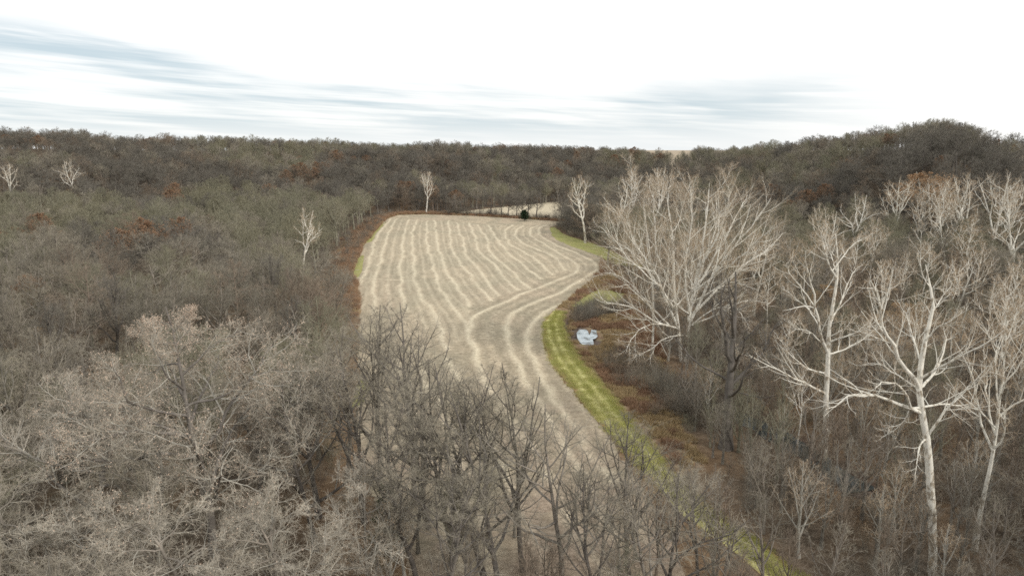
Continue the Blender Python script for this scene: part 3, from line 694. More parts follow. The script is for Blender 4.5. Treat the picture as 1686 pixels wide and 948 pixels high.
S1T = [([(1130, 595), (1133, 550), (1136, 515), (1145, 465), (1157, 400), (1165, 340), (1168, 300)], 2, 1), ([(1078, 628), (1074, 580), (1076, 530), (1074, 460), (1068, 400), (1060, 345), (1062, 318)], 3, .6), ([(1122, 597), (1118, 550), (1110, 480), (1108, 400), (1100, 340), (1096, 305)], -3, .8)]
S1L = [([(1135, 540), (1165, 470), (1200, 420), (1240, 370), (1268, 325)], -5, .026), ([(1140, 520), (1180, 480), (1220, 440), (1262, 410), (1290, 385)], 4), ([(1140, 505), (1190, 470), (1215, 467), (1250, 478)], -6), ([(1145, 470), (1190, 400), (1215, 350), (1232, 320)], 6, .026),
 ([(1150, 450), (1185, 380), (1200, 330), (1198, 302)], -5), ([(1135, 525), (1128, 450), (1138, 370), (1135, 305)], -7), ([(1112, 530), (1075, 440), (1045, 400), (1032, 350)], -5, .026), ([(1108, 520), (1050, 430), (1010, 395), (988, 372)], 4),
 ([(1116, 540), (1080, 530), (1040, 505), (998, 498), (985, 480)], -4), ([(1100, 545), (1060, 500), (1020, 460), (995, 440)], 6), ([(1125, 545), (1080, 536), (1050, 548), (1035, 568), (1030, 582)], -8, .016), ([(1125, 553), (1095, 555), (1070, 575), (1042, 586)], -9, .016),
 ([(1135, 530), (1180, 505), (1215, 512), (1235, 540)], -6, .016), ([(1115, 490), (1085, 420), (1078, 360), (1075, 318)], 7), ([(1140, 500), (1160, 430), (1180, 370), (1178, 318)], 8), ([(1076, 510), (1040, 470), (1010, 450), (975, 455)], -3), ([(1135, 535), (1175, 520), (1225, 495), (1268, 500)], 5, .016), ([(1145, 480), (1200, 440), (1245, 400), (1275, 372)], -9),
 ([(1112, 500), (1090, 470), (1030, 420), (1005, 360)], -9)]
def hero(T, L, seed, r0, label, **kw):
    bx, by = G(*T[0][0][0]); base, ms = hand_tree(T, L, seed, by, r0, **kw)
    return place('sycamore_tree', ms, base[0], base[1], 1.0, 0.0, label, 'tree', None, z=base[2])
hero(S3T, S3L, 3, .39, 'tall white-barked sycamore at lower right with thick bare trunk and long low left limb', dens=.8, extra=3)
hero(S2T, S2L, 12, .38, 'forked white sycamore standing between the great spreading sycamore and the lower right one', dens=.85, extra=3)
hero(S1T, S1L, 21, .45, 'great spreading white sycamore with many limbs beside the creek pool', dens=1.1, extra=11, twigk=(7, 7, 6), k2=11, exl=.42, et=.24, ea=64)

HEROES = []     # ground points kept free of other trees: (x, y, radius)
for p, r in (((1535, 946), 4), ((1360, 745), 4), ((1130, 595), 7), ((1078, 628), 4)):
    HEROES.append((*G(*p), r))

def by_pixels(px, yb, yt, zb=None):
    x, y = G(px, yb); zg = hz(x, y)
    if zg > .5:
        # on the slope: walk along the ray until it meets the ground
        d = cdir(px, yb); t = 50.
        while CAMZ + d[2] * t > hz(d[0] * t, d[1] * t) and t < 1500: t += 1.0
        x, y = d[0] * t, d[1] * t; zg = hz(x, y)
    ztop = V(px, yt, y)[2]
    return x, y, zg, max(4, ztop - zg)

# prototypes of the other sycamores
SY = [make_tree(300 + i, 24, 'syc', .72, 'syc', 'syctwig', thick=1.5) for i in range(4)] + [make_tree(310, 24, 'sycslim', .8, 'syc', 'syctwig', thick=1.3), make_tree(311, 24, 'sycslim', .7, 'syc', 'syctwig', thick=1.3)]
SYC = [(1465, 432, 292, 0, 'white sycamore with bushy lower limbs, leftmost of the pale row on the right', 0),
       (1392, 440, 318, 1, 'slender pale sycamore just above the forked white sycamore', 1),
       (1528, 436, 296, 2, 'yellowish sycamore in front of the orange-leaved tree', 2),
       (1590, 438, 288, 3, 'white sycamore in the middle of the pale row on the right', 3),
       (1622, 452, 282, 0, 'tall white sycamore right of the middle of the pale row', 4),
       (1676, 500, 305, 1, 'white sycamore at the right border beside the pale row', 5),
       (1448, 575, 428, 2, 'tan-twigged sycamore between the forked sycamore and the lower right one', 6),
       (1562, 560, 415, 3, 'pale sycamore rising directly behind the lower right sycamore', 7),
       (1605, 905, 500, 4, 'thin straight sycamore just right of the thick lower right one', 8),
       (1730, 800, 470, 0, 'white sycamore at the right border reaching long limbs into view', 9),
       (1650, 640, 480, 2, 'small white sycamore behind the thin straight one at the right', 10),
       (498, 462, 345, 3, 'cream-barked sycamore alone in the woods left of the field', 11),
       (128, 335, 262, 1, 'pale grey sycamore in the far left woods', 12),
       (18, 345, 268, 0, 'pale sycamore at the left border far back', 13),
       (702, 352, 282, 2, 'pale sycamore standing behind the far left corner of the field', 14),
       (964, 400, 290, 3, 'pale grey sycamore at the far right corner of the field', 15),
       (1010, 410, 300, 1, 'grey-white sycamore left behind the great spreading sycamore', 16),
       (1045, 395, 278, 0, 'dull white sycamore behind the left shoulder of the great sycamore', 17),
       (1085, 400, 275, 2, 'tan sycamore directly behind the great spreading sycamore', 18),
       (1240, 520, 380, 3, 'pale sycamore right behind the great spreading sycamore', 19),
       (1500, 445, 318, 4, 'slim tan-white sycamore left of the orange-leaved oak', 21),
       (1556, 432, 300, 1, 'white sycamore right of the orange-leaved oak', 22),
       (1642, 440, 300, 2, 'white sycamore between the tall one and the right border one', 23),
       (1425, 500, 360, 4, 'slim white sycamore above the tan-twigged sycamore', 24),
       (1345, 470, 345, 1, 'pale sycamore rising behind the top of the forked white sycamore', 25),
       (1312, 745, 600, 4, 'short slim pinkish-trunked sycamore left of the forked white sycamore', 26),
       (1490, 690, 480, 4, 'slim white sycamore half hidden left of the lower right one', 27),
       (1640, 700, 440, 4, 'slim tall sycamore behind the thin straight one', 28),
       (1560, 470, 330, 1, 'leaning white sycamore low in the pale row on the right', 20)]
for px, yb, yt, v, lab, i in SYC:
    x, y, z, h = by_pixels(px, yb, yt)
    place('sycamore_tree', SY[v], x, y, (h / 24 * .95, h / 24 * .95, h / 24), (i * 2.1) % 6.28, lab, z=z)
    HEROES.append((x, y, 4.5 if v < 4 else 2))

SLIM = []
_r = np.random.default_rng(44)
for px, yb, yt in [(1262, 560, 440), (1290, 640, 520), (1405, 520, 385), (1418, 640, 520), (1475, 540, 415), (1512, 520, 395), (1575, 500, 360), (1602, 530, 400), (1622, 600, 455), (1660, 570, 420), (1682, 640, 470), (1580, 640, 510), (1340, 430, 335), (1415, 430, 330), (1545, 410, 305), (1448, 470, 375), (1660, 700, 540)]:
    x, y, z, h = by_pixels(px, yb, yt); v = int(_r.choice([4, 4, 5])); k = _r.uniform(.9, 1.3)
    o = place('sycamore_tree', SY[v], x, y, (h / 24 * k, h / 24 * k, h / 24), _r.uniform(0, 6.28), 'x', group='slender sycamores on the right', z=z)
    SLIM.append((o, x, y)); HEROES.append((x, y, 3))

# big pale-twigged oaks at the lower left
OAK = [make_tree(401, 23, 'oak', 1.15, 'dark', 'paletwig', 'pink', 15000, .10, curly=True, crown_m='pale'), make_tree(402, 20, 'oak', 1.1, 'dark', 'paletwig', 'pink', 6000, .10, curly=True, crown_m='pale'), make_tree(405, 13, 'oak', .95, 'grey', 'paletwig', 'pink', 1000, .09, curly=True, crown_m='pale')]
for px, yb, yt, v, sc, lab in [(355, 930, 505, 0, 1.1, 'big pale-twigged oak with pinkish dry leaves, largest at the lower left'),
        (150, 945, 625, 1, 1.15, 'pale spreading oak left of the largest lower left oak'),
        (520, 905, 590, 1, .85, 'pale oak on the right flank of the largest lower left oak'),
        (40, 1010, 760, 2, 1.3, 'low pale oak in the bottom left corner'),
        (300, 1080, 800, 2, 1.3, 'low pale oak at the bottom border under the largest oak'),
        (470, 1060, 800, 2, 1.2, 'low pale oak at the bottom border right of the largest oak'),
        (620, 1010, 760, 2, 1.0, 'crooked pale tree beside the dark cedar at the bottom border'),
        (170, 1090, 830, 2, 1.3, 'low pale oak at the bottom border between corner and largest oak')]:
    x, y, z, h = by_pixels(px, yb, yt); s = h / (23, 20, 13)[v]
    place('oak_tree', OAK[v], x, y, (s * sc, s * sc, s), px * .7 % 6.28, lab, z=z); HEROES.append((x, y, 6 if yb < 1000 else 4))

# dark trees in front of the field
DK = [make_tree(501, 18, 'vase', .8, 'dark', 'greytwig', slim=.52), make_tree(502, 18, 'narrow', .85, 'dark', 'greytwig', slim=.65), make_tree(503, 18, 'round', .7, 'grey', 'greytwig', slim=.55), make_tree(504, 18, 'vase', .76, 'dark', 'greytwig', slim=.5), make_tree(505, 18, 'round', .6, 'dark', 'darktwig', slim=1.3)]
for px, yb, yt, v, lab in [(572, 790, 520, 2, 'dark tree at the near left corner of the field beside the pale oaks'),
        (625, 800, 505, 0, 'dark dense tree against the straw at the left side of the field'),
        (682, 830, 500, 3, 'tallest dark tree against the left side of the field'),
        (745, 905, 575, 0, 'dark tree with long slanting right limbs in front of the field'),
        (800, 960, 590, 3, 'grey tree in front of the field between slanting and straight ones'),
        (862, 940, 600, 1, 'straight dark tree in the middle of the bottom row before the field'),
        (925, 1010, 660, 2, 'grey open tree right of the straight dark tree'),
        (1035, 960, 690, 0, 'dark many-stemmed tree at the bottom right end of the field'),
        (985, 1040, 760, 1, 'small dark tree at the bottom border before the many-stemmed tree'),
        (1100, 1010, 745, 3, 'grey tree where the field meets the grass track at the bottom'),
        (720, 1050, 740, 1, 'small dark tree at the bottom border below the slanting-limbed tree'),
        (600, 860, 560, 1, 'grey slim tree between the pale oaks and the dark trees'),
        (705, 870, 560, 0, 'dark tree second from the slanting-limbed tree on its left side'),
        (830, 1000, 640, 0, 'grey upswept tree just left of the straight dark tree'),
        (690, 985, 650, 1, 'slim dark tree above the crooked pale tree at the bottom'),
        (1075, 1060, 780, 2, 'low grey tree at the bottom border right of the many-stemmed tree'),
        (1150, 960, 760, 1, 'slim grey tree over the grass track at the bottom'),
        (1195, 738, 455, 2, 'dark lone tree with horizontal low limb right below the great sycamore')]:
    x, y, z, h = by_pixels(px, yb, yt); s = h / 18
    if px == 1195: v = 4
    o = place('bare_tree', DK[v], x, y, (s * 1.38, s * 1.38, s), px * 1.3 % 6.28, lab, z=z); HEROES.append((x, y, 2 if px < 1190 else 5))
    if px < 1190: o.rotation_euler = (((px * 7) % 13 - 6) * .024, ((px * 11) % 17 - 7) * .026, px * 1.3 % 6.28)

# leafy oaks that kept their leaves
RU = [make_tree(601, 16, 'round', .8, 'brown', 'browntwig', 'rust', 9000, .17), make_tree(602, 16, 'oak', .7, 'brown', 'browntwig', 'tan', 7000, .15), make_tree(603, 16, 'round', .8, 'pale', 'syctwig', 'orange', 6500, .17)]
RUL = [(1520, 400, 282, 2, 'orange-leaved oak behind the pale sycamore row on the right'), (60, 545, 450, 0, 'rust-leaved oak low in the woods at the left border'),
       (75, 620, 540, 1, 'tan-leaved oak in the woods above the lower left pale oaks'), (290, 365, 300, 0, 'rust-leaved oak far back in the left woods'),
       (1470, 620, 500, 1, 'tan-leaved oak left behind the lower right sycamore'), (1545, 300, 255, 0, 'rusty oak on the slope of the right ridge'),
       (1350, 560, 470, 1, 'tan-leaved oak behind the forked white sycamore'), (735, 290, 262, 0, 'rusty oak on the slope beyond the field')]
for px, yb, yt, v, lab in RUL:
    x, y, z, h = by_pixels(px, yb, yt); s = h / 16
    place('leafy_oak', RU[v], x, y, (s * 1.7, s * 1.7, s) if v == 2 else s, px % 6.28, lab, z=z); HEROES.append((x, y, 2.5))

# evergreens
def make_cedar(seed, h, w_, n, mat):
    rng = np.random.default_rng(seed)
    P0, R0_ = trunk_path(h, h * .025, rng, wob=.01, lean=.01)
    P1, R1_ = grow(P0, R0_, 60, .06, .97, 70, 8, w_ / h, .75, .4, 5, .06, .08, rng, lenabs=h)
    P2, R2_ = grow(P1, R1_, 9, .1, 1, 45, 12, .4, .3, .5, 4, .05, .1, rng)
    tb = MB(); tb.tube(P0, R0_, 7)
    cb = MB(); cb.tube(P1, R1_, 4, 0); cb.tube(P2, R2_, 3, 0, True)
    src = np.vstack([P2.reshape(-1, 3), P1[:, 1:].reshape(-1, 3)])
    cb.leaves(src[rng.integers(0, len(src), n)] + rng.normal(0, .1, (n, 3)), .16, rng, 1)
    return tb.mesh('trunk_mesh', [BK['dark']], True), cb.mesh('crown_mesh', [BK['dark'], LF[mat]])
C1 = make_cedar(701, 4.2, 2.6, 14000, 'ever'); C2 = make_cedar(702, 8, 2.2, 16000, 'cedar')
for px, yb, yt, c, h0, lab in [(863, 364, 349, C1, 4.2, 'dark rounded evergreen bush alone at the far edge of the field'), (315, 340, 318, C2, 8, 'small dark green cedar poking out of the far left woods'),
        (640, 905, 795, C2, 8, 'dark green cedar hidden among bare trees at the bottom'), (1062, 560, 540, C2, 8, 'small green cedar')][:3]:
    x, y, z, h = by_pixels(px, yb, yt); s = h / h0
    place('evergreen_tree', c, x, y, s * (1.0 if c is C2 else 1.15), 0, lab, z=z); HEROES.append((x, y, 2))

# ------------------------------------------------------------------ woods: every tree near enough to tell apart is its own object
VAR = []
for i, (form, b_, t_) in enumerate([('round', 'grey', 'greytwig'), ('round', 'olive', 'olivetwig'), ('vase', 'olive', 'olivetwig'), ('oak', 'grey', 'greytwig'), ('vase', 'brown', 'browntwig'), ('narrow', 'grey', 'greytwig'), ('round', 'dark', 'darktwig'), ('oak', 'brown', 'browntwig'), ('vase', 'pale', 'syctwig')]):
    VAR.append(make_tree(100 + i, 16, form, .92, b_, t_))
VTXT = ['grey twiggy', 'olive-grey rounded', 'olive upswept', 'grey wide-branched', 'brownish upswept', 'slim grey', 'dark grey rounded', 'brown wide-branched', 'tan upswept']
SAP = [make_tree(200 + i, 9, f, .62, b_, t_, thick=1.0) for i, (f, b_, t_) in enumerate([('vase', 'grey', 'greytwig'), ('narrow', 'brown', 'browntwig'), ('vase', 'olive', 'olivetwig'), ('round', 'grey', 'browntwig'), ('vase', 'pale', 'syctwig')])]
STXT = ['grey', 'brownish', 'olive', 'brown-grey', 'tan']

MARGIN = [G(*q) for q in [(576, 500), (570, 465), (585, 420), (607, 385), (628, 362), (650, 353), (690, 351), (725, 352)]]
LAND = [('the great spreading sycamore', G(1120, 610)), ('the forked white sycamore', G(1358, 745)), ('the thick lower right sycamore', G(1535, 946)), ('the dark lone tree', G(1195, 738)),
        ('the creek pool', G(968, 554)), ('the largest lower left oak', G(355, 930)), ('the far left field corner', G(640, 355)), ('the left edge of the field', G(575, 450)), ('the lone cream sycamore', G(498, 462)),
        ('the left border rusty oak', G(60, 545)), ('the small far cedar', G(315, 340)), ('the pale sycamore row', G(1590, 438)), ('the curved grass track', G(1045, 730)), ('the orange-leaved oak', G(1515, 395)),
        ('the tallest dark field tree', G(682, 830)), ('the straight dark tree', G(862, 940)), ('the thin straight sycamore', G(1605, 905)), ('the right border sycamore', G(1676, 500)), ('the dark many-stemmed tree', G(1035, 960)), ('the pale far left sycamore', G(128, 335)), ('the evergreen bush', G(863, 364)), ('the far right corner sycamore', G(964, 400))]
_all = []
def say(o, size, kind, x, y):
    d = [math.hypot(x - q[0], (y - q[1])) for _, q in LAND]; n, q = LAND[int(np.argmin(d))]
    ax, qx = x / y, q[0] / q[1]
    side = 'left of' if ax < qx else 'right of'
    if abs(ax - qx) * y < abs(y - q[1]) * .6: side = 'behind' if y > q[1] else 'in front of'
    _all.append((o, size, kind, f'{side} {n}', math.hypot(x, y)))
def name_all():
    from collections import defaultdict
    g = defaultdict(list)
    for t in _all: g[(t[1], t[2], t[3])].append(t)
    W = ['nearest', 'second nearest', 'third nearest', 'fourth nearest', 'fifth nearest', 'sixth nearest', 'seventh nearest', 'eighth nearest', 'ninth nearest', 'tenth nearest'] + [q + ' nearest' for q in ('eleventh', 'twelfth', 'thirteenth', 'fourteenth', 'fifteenth', 'sixteenth', 'seventeenth', 'eighteenth')]
    for (sz, kd, ph), l in g.items():
        l.sort(key=lambda t: t[4])
        for i, t in enumerate(l):
            t[0]['label'] = f'{sz} {kd} {ph}' if len(l) == 1 else f'{sz} {kd} {ph}, ' + (W[i] + '' if i < len(W) else 'farther away')

def allowed(x, y, pad=2.0):
    ok = ~inpoly(x, y, FIELD) & ~inpoly(x, y, FIELD2) & ~inpoly(x, y, CLEAR) & ~inpoly(x, y, PATCH2) & ~inpoly(x, y, PATCH3)
    ok &= dist_poly(x, y, FIELD + FIELD[:1]) > pad
    ok &= dist_poly(x, y, [tuple(p) for p in pathline]) > 4.2 + pad * .3
    ok &= dist_poly(x, y, MARGIN) > 7.5
    for hx, hy, r in HEROES: ok &= np.hypot(x - hx, y - hy) > r
    return ok
rng = np.random.default_rng(9)
SP = 7.4
gx, gy = np.meshgrid(np.arange(-1150, 1150, SP), np.arange(8, 1150, SP)); gx = gx + (np.floor(gy / SP) % 2) * SP / 2
gx = (gx + rng.uniform(-.42, .42, gx.shape) * SP).ravel(); gy = (gy + rng.uniform(-.42, .42, gy.shape) * SP).ravel()
rr = np.hypot(gx, gy); axp = 843 + FPX * gx / np.maximum(gy, 1)
r1 = np.interp(axp, AZX, R1)
lim = np.where(r1 > 0, r1 + 75, 0)
keep = (rr < lim) & (np.abs(gx) < gy * .95 + 75) & (np.hypot(gx, gy) > 40)
gap = ((axp > 1098) & (axp < 1128)) | ((axp > 1606) & (axp < 1800))
keep &= ~((axp > 1084) & (axp < 1136) & (rr > r1 - 25)) & ~((axp > 1598) & (axp < 1900) & (rr > r1 - 35) & (rng.random(len(rr)) < .62))
keep &= ~((rr > 420) & (rng.random(len(rr)) < .12))
gx, gy, rr, axp = gx[keep], gy[keep], rr[keep], axp[keep]
ok = allowed(gx, gy); gx, gy, rr, axp = gx[ok], gy[ok], rr[ok], axp[ok]
gz = height(gx, gy)
# low growth near the camera on the right, tall wood elsewhere
pxx_ = 843 + FPX * gx / gy
right_of_path = gx > np.interp(gy, pathline[::-1, 1], pathline[::-1, 0])
low = (right_of_path & (np.abs(gx) < gy * .8 + 4) & ((gy < 84) | (pxx_ < 1240) & (gy < 112))) | ((rr < 48) & (np.abs(gx) < gy * .8 + 4))
pxx = 843 + FPX * gx / gy
# only young growth in front of the field, so that it stays in view
front = (~right_of_path) & (gy < 78) & (pxx > 560) | (gy < 34)
tall = ~low & ~front
frus = np.abs(gx) < gy * .80 + 6
zoneh = np.where(right_of_path, .98, .95) * (1 + .16 * (fbm(gx / 40, gy / 40, 61, 3) - .5) * 2)
def region(x, y, z, r, ax):
    if z > 6: return ('on the slope of the right ridge', 'right ridge') if ax > 1000 else (('on the far slope beyond the field', 'far slope') if ax > 560 else ('on the far left slope', 'left slope'))
    if ax < 843 and y < 420 and x < 0:
        d = dist_poly(np.array([x]), np.array([y]), FIELD + FIELD[:1])[0]
        if d < 9: return ('at the left edge of the harvested field', 'left field edge')
        if r < 95: return ('behind the pale oaks at the lower left', 'lower left woods')
        if r < 170: return ('in the middle of the left woods', 'mid left woods') if ax > 250 else ('in the woods toward the left border', 'left border woods')
        return ('far back in the left woods', 'far left woods')
    if x > 0 and r < 150: return ('among the sycamores at the lower right', 'lower right woods')
    if x > 0 and ax > 1250: return ('between the pale sycamore row and the ridge', 'right woods')
    return ('in the woods behind the great spreading sycamore', 'woods behind great sycamore')
idx = np.where(tall & frus & (gz < 4))[0]; idx = idx[np.argsort(rr[idx])]
# visible first: trees whose top falls inside the picture
vis = [i for i in idx if -20 < pix(gx[i], gy[i], gz[i] + 14)[0] < 1706 and pix(gx[i], gy[i], gz[i] + 14)[1] < 990][:268]
chosen = set(vis)
for i in vis:
    # colours follow broad stands: olive to the left, browner to the right
    st = fbm(np.array([gx[i] / 45]), np.array([gy[i] / 45]), 71, 2)[0] + (.06 if gx[i] > 0 else -.06)
    pool = [1, 2, 0, 0, 3] if st < .42 else ([0, 3, 5, 1, 6] if st < .56 else [4, 7, 0, 6, 3])
    if gx[i] > 0: pool = pool + [8, 8, 4]
    v = pool[rng.integers(len(pool))]
    s = zoneh[i] * rng.uniform(.66, 1.18) * (.78 if gx[i] > 0 and gy[i] < 150 else 1)
    ph, gr = region(gx[i], gy[i], gz[i], rr[i], axp[i])
    o = place('bare_tree', VAR[v], gx[i], gy[i], (s * rng.uniform(.95, 1.25), s * rng.uniform(.95, 1.25), s), rng.uniform(0, 6.28), f'{VTXT[v]} leafless tree {ph}', 'tree', f'bare trees, {gr}', z=gz[i])
    say(o, 'tall' if s > 1.0 else ('short' if s < .78 else 'medium'), VTXT[v] + ' bare tree', gx[i], gy[i])
# young trees
sx, sy = np.meshgrid(np.arange(-60, 130, 3.6), np.arange(34, 165, 3.6)); sx = (sx + rng.uniform(-1.6, 1.6, sx.shape)).ravel(); sy = (sy + rng.uniform(-1.6, 1.6, sy.shape)).ravel()
rp = sx > np.interp(sy, pathline[::-1, 1], pathline[::-1, 0]) + 4
pxs = 843 + FPX * sx / sy
reg = rp & (sy < 150) & (pxs < 1760)
reg |= (~rp) & (sy < 64) & (pxs > 600)
okk = reg & ~inpoly(sx, sy, CLEAR) & (dist_poly(sx, sy, [tuple(p) for p in pathline]) > np.where(sy < 72, 2.6, 4.2))
okk &= ~(inpoly(sx, sy, FIELD) & ((sy > 64) | (np.random.default_rng(5).random(len(sx)) < .55)))
for hx, hy, r in HEROES: okk &= np.hypot(sx - hx, sy - hy) > 1.2
sx, sy = sx[okk], sy[okk]; o_ = np.argsort(np.hypot(sx, sy)); sx, sy = sx[o_], sy[o_]
sz = height(sx, sy)
inv = [i for i in range(len(sx)) if -10 < pix(sx[i], sy[i], sz[i] + 6)[0] < 1696 and pix(sx[i], sy[i], sz[i] + 6)[1] < 965][:290]
print('saplings', len(sx), len(inv))
for i in inv:
    v = int(rng.choice([0, 1, 2, 3, 4], p=[.28, .22, .12, .2, .18])); s = rng.uniform(.6, 1.15)
    ax_ = 843 + FPX * sx[i] / sy[i]; r_ = math.hypot(sx[i], sy[i])
    if ax_ < 1080: ph, gr = 'in the thicket at the near end of the field', 'near field thicket'
    elif r_ < 75: ph, gr = 'in the thicket along the bottom right border', 'bottom right thicket'
    elif ax_ < 1300: ph, gr = 'in the thicket between the grass track and the dark lone tree', 'track thicket'
    else: ph, gr = 'in the understorey around the white sycamores', 'sycamore understorey'
    o = place('young_tree', SAP[v], sx[i], sy[i], s, rng.uniform(0, 6.28), f'{STXT[v]} young bare tree {ph}', 'young tree', f'young trees, {gr}', z=sz[i])
    say(o, 'tall' if s > .95 else ('low' if s < .75 else 'medium'), STXT[v] + ' young tree', sx[i], sy[i])
for o, x, y in SLIM: say(o, 'slender', 'white sycamore', x, y)
name_all()

# ------------------------------------------------------------------ stuff built with geometry nodes: many copies in one object
def scatter(name, protos, pts, rot, scl, var, label, cat, zs=None):
    me = bpy.data.meshes.new(name); me.vertices.add(len(pts)); me.vertices.foreach_set('co', np.asarray(pts, np.float32).ravel())
    a = me.attributes.new('rot', 'FLOAT_VECTOR', 'POINT'); r3 = np.zeros((len(pts), 3), np.float32); r3[:, 2] = rot; a.data.foreach_set('vector', r3.ravel())
    a = me.attributes.new('scl', 'FLOAT_VECTOR', 'POINT'); a.data.foreach_set('vector', np.asarray(scl, np.float32).ravel())
    a = me.attributes.new('var', 'INT', 'POINT'); a.data.foreach_set('value', np.asarray(var, np.int32))
    o = link(name, me); tag(o, label, cat, kind='stuff')
    ng = bpy.data.node_groups.new(name + '_nodes', 'GeometryNodeTree')
    ng.interface.new_socket('Geometry', in_out='INPUT', socket_type='NodeSocketGeometry'); ng.interface.new_socket('Geometry', in_out='OUTPUT', socket_type='NodeSocketGeometry')
    gi = ng.nodes.new('NodeGroupInput'); go = ng.nodes.new('NodeGroupOutput'); jn = ng.nodes.new('GeometryNodeJoinGeometry')
    def at(nm, ty): n = ng.nodes.new('GeometryNodeInputNamedAttribute'); n.data_type = ty; n.inputs['Name'].default_value = nm; return n.outputs['Attribute']
    R_, S_, V_ = at('rot', 'FLOAT_VECTOR'), at('scl', 'FLOAT_VECTOR'), at('var', 'INT')
    for k, me_ in enumerate(protos):
        po = bpy.data.objects.new(name + '_source', me_)        # not linked to the scene: only a source for the nodes
        oi = ng.nodes.new('GeometryNodeObjectInfo'); oi.inputs['Object'].default_value = po; oi.inputs['As Instance'].default_value = True
        cmp_ = ng.nodes.new('FunctionNodeCompare'); cmp_.data_type = 'INT'; cmp_.operation = 'EQUAL'; ng.links.new(V_, cmp_.inputs[2]); cmp_.inputs[3].default_value = k
        ip = ng.nodes.new('GeometryNodeInstanceOnPoints')
        ng.links.new(gi.outputs[0], ip.inputs['Points']); ng.links.new(cmp_.outputs[0], ip.inputs['Selection']); ng.links.new(oi.outputs['Geometry'], ip.inputs['Instance'])
        ng.links.new(R_, ip.inputs['Rotation']); ng.links.new(S_, ip.inputs['Scale']); ng.links.new(ip.outputs[0], jn.inputs[0])
    ng.links.new(jn.outputs[0], go.inputs[0])
    mo = o.modifiers.new('scatter', 'NODES'); mo.node_group = ng
    return o

def far_tree(seed, form, b_, t_, leaf=None):
    rng = np.random.default_rng(seed)
    tm, cm = make_tree(seed, 16, form, 1.0, b_, t_, leaf, 2500 if leaf else 0, .3, far=True, thick=1.7)
    # one mesh for trunk and crown
    def arr(me):
        v = np.zeros(len(me.vertices) * 3, np.float32); me.vertices.foreach_get('co', v)
        l = np.zeros(len(me.loops), np.int32); me.loops.foreach_get('vertex_index', l)
        s = np.zeros(len(me.polygons), np.int32); me.polygons.foreach_get('loop_start', s); t = np.zeros(len(me.polygons), np.int32); me.polygons.foreach_get('loop_total', t)
        mi = np.zeros(len(me.polygons), np.int32); me.polygons.foreach_get('material_index', mi)
        q = l[s[t == 4][:, None] + np.arange(4)]; r = l[s[t == 3][:, None] + np.arange(3)]
        return v.reshape(-1, 3), q, r, mi[t == 4], mi[t == 3]
    v1, q1, t1, a1, b1 = arr(tm); v2, q2, t2, a2, b2 = arr(cm)
    n = len(v1)
    me = mesh_from('far_tree_mesh', np.vstack([v1, v2]), np.vstack([q1, q2 + n]), np.vstack([t1, t2 + n]) if len(t1) else t2 + n, list(cm.materials), False, np.concatenate([a1, a2, b1, b2]))
    bpy.data.meshes.remove(tm); bpy.data.meshes.remove(cm)
    return me
FT = [far_tree(800, 'round', 'grey', 'greytwig'), far_tree(801, 'round', 'olive', 'olivetwig'), far_tree(802, 'vase', 'olive', 'olivetwig'), far_tree(803, 'oak', 'dark', 'darktwig'), far_tree(804, 'round', 'dark', 'darktwig'), far_tree(805, 'vase', 'brown', 'browntwig'), far_tree(806, 'oak', 'brown', 'browntwig'), far_tree(807, 'round', 'brown', 'browntwig', 'rust')]
rest = np.array([i for i in np.where(tall)[0] if i not in chosen])
rx, ry, rz_ = gx[rest], gy[rest], gz[rest]
st = fbm(rx / 55, ry / 55, 71, 2) + .13 * sstep(0, 10, rz_) + np.where(rx > 0, .04, -.04)
u = rng.random(len(rest))
var = np.where(st < .44, np.where(u < .4, 1, np.where(u < .75, 2, 0)), np.where(st < .56, np.where(u < .45, 0, np.where(u < .7, 4, 1)), np.where(u < .42, 3, np.where(u < .8, 4, np.where(u < .9, 6, 0)))))
ru = fbm(rx / 35, ry / 35, 91, 3)
var = np.where((ru > .68) & (rng.random(len(rest)) < .25), 7, var)
sc = zoneh[rest] * rng.uniform(.62, 1.18, len(rest)); sc = sc * np.where(rz_ > 20, .85, 1.0)
sc = sc * np.where(rz_ > 18, .78 + .5 * fbm(rx / 45, ry / 45, 33, 3), 1.0)
wx = (sc * .6 + .4) * rng.uniform(1.0, 1.4, len(rest))
scatter('distant_woodland', FT, np.stack([rx, ry, rz_], -1), rng.uniform(0, 6.28, len(rest)), np.stack([wx, wx, sc], -1), var, 'grey-brown leafless woodland covering the valley sides and ridges to the skyline', 'woodland')
print('woodland', len(rest), 'singles', len(vis))

# undergrowth: bushes and brambles between the trunks
def brush(seed, h, b_, t_):
    rng = np.random.default_rng(seed); k = 12
    P = np.zeros((k, 6, 3)); P[:, 0, :2] = rng.normal(0, .35, (k, 2)); d = np.append(rng.normal(0, .45, (k, 2)), np.ones((k, 1)), 1)
    for s in range(1, 6): d = d + rng.normal(0, .12, (k, 3)); d /= np.linalg.norm(d, axis=1)[:, None]; P[:, s] = P[:, s - 1] + d * (h / 5 * rng.uniform(.7, 1.1, (k, 1)))
    R = .016 * np.linspace(1, .3, 6)[None] * np.ones((k, 1))
    P2, R2_ = grow(P, R, 9, .15, 1, 38, 12, .42, .3, .6, 4, .06, .15, rng, rmin=.007); P3, R3_ = grow(P2, R2_, 7, .1, 1, 38, 12, .5, .3, .7, 2, .05, .1, rng, rmin=.005)
    m = MB(); m.tube(P, R, 4, 0); m.tube(P2, R2_, 3, 1); m.tube(P3, R3_, 3, 1, True)
    return m.mesh('brush_mesh', [BK[b_], BK[t_]])
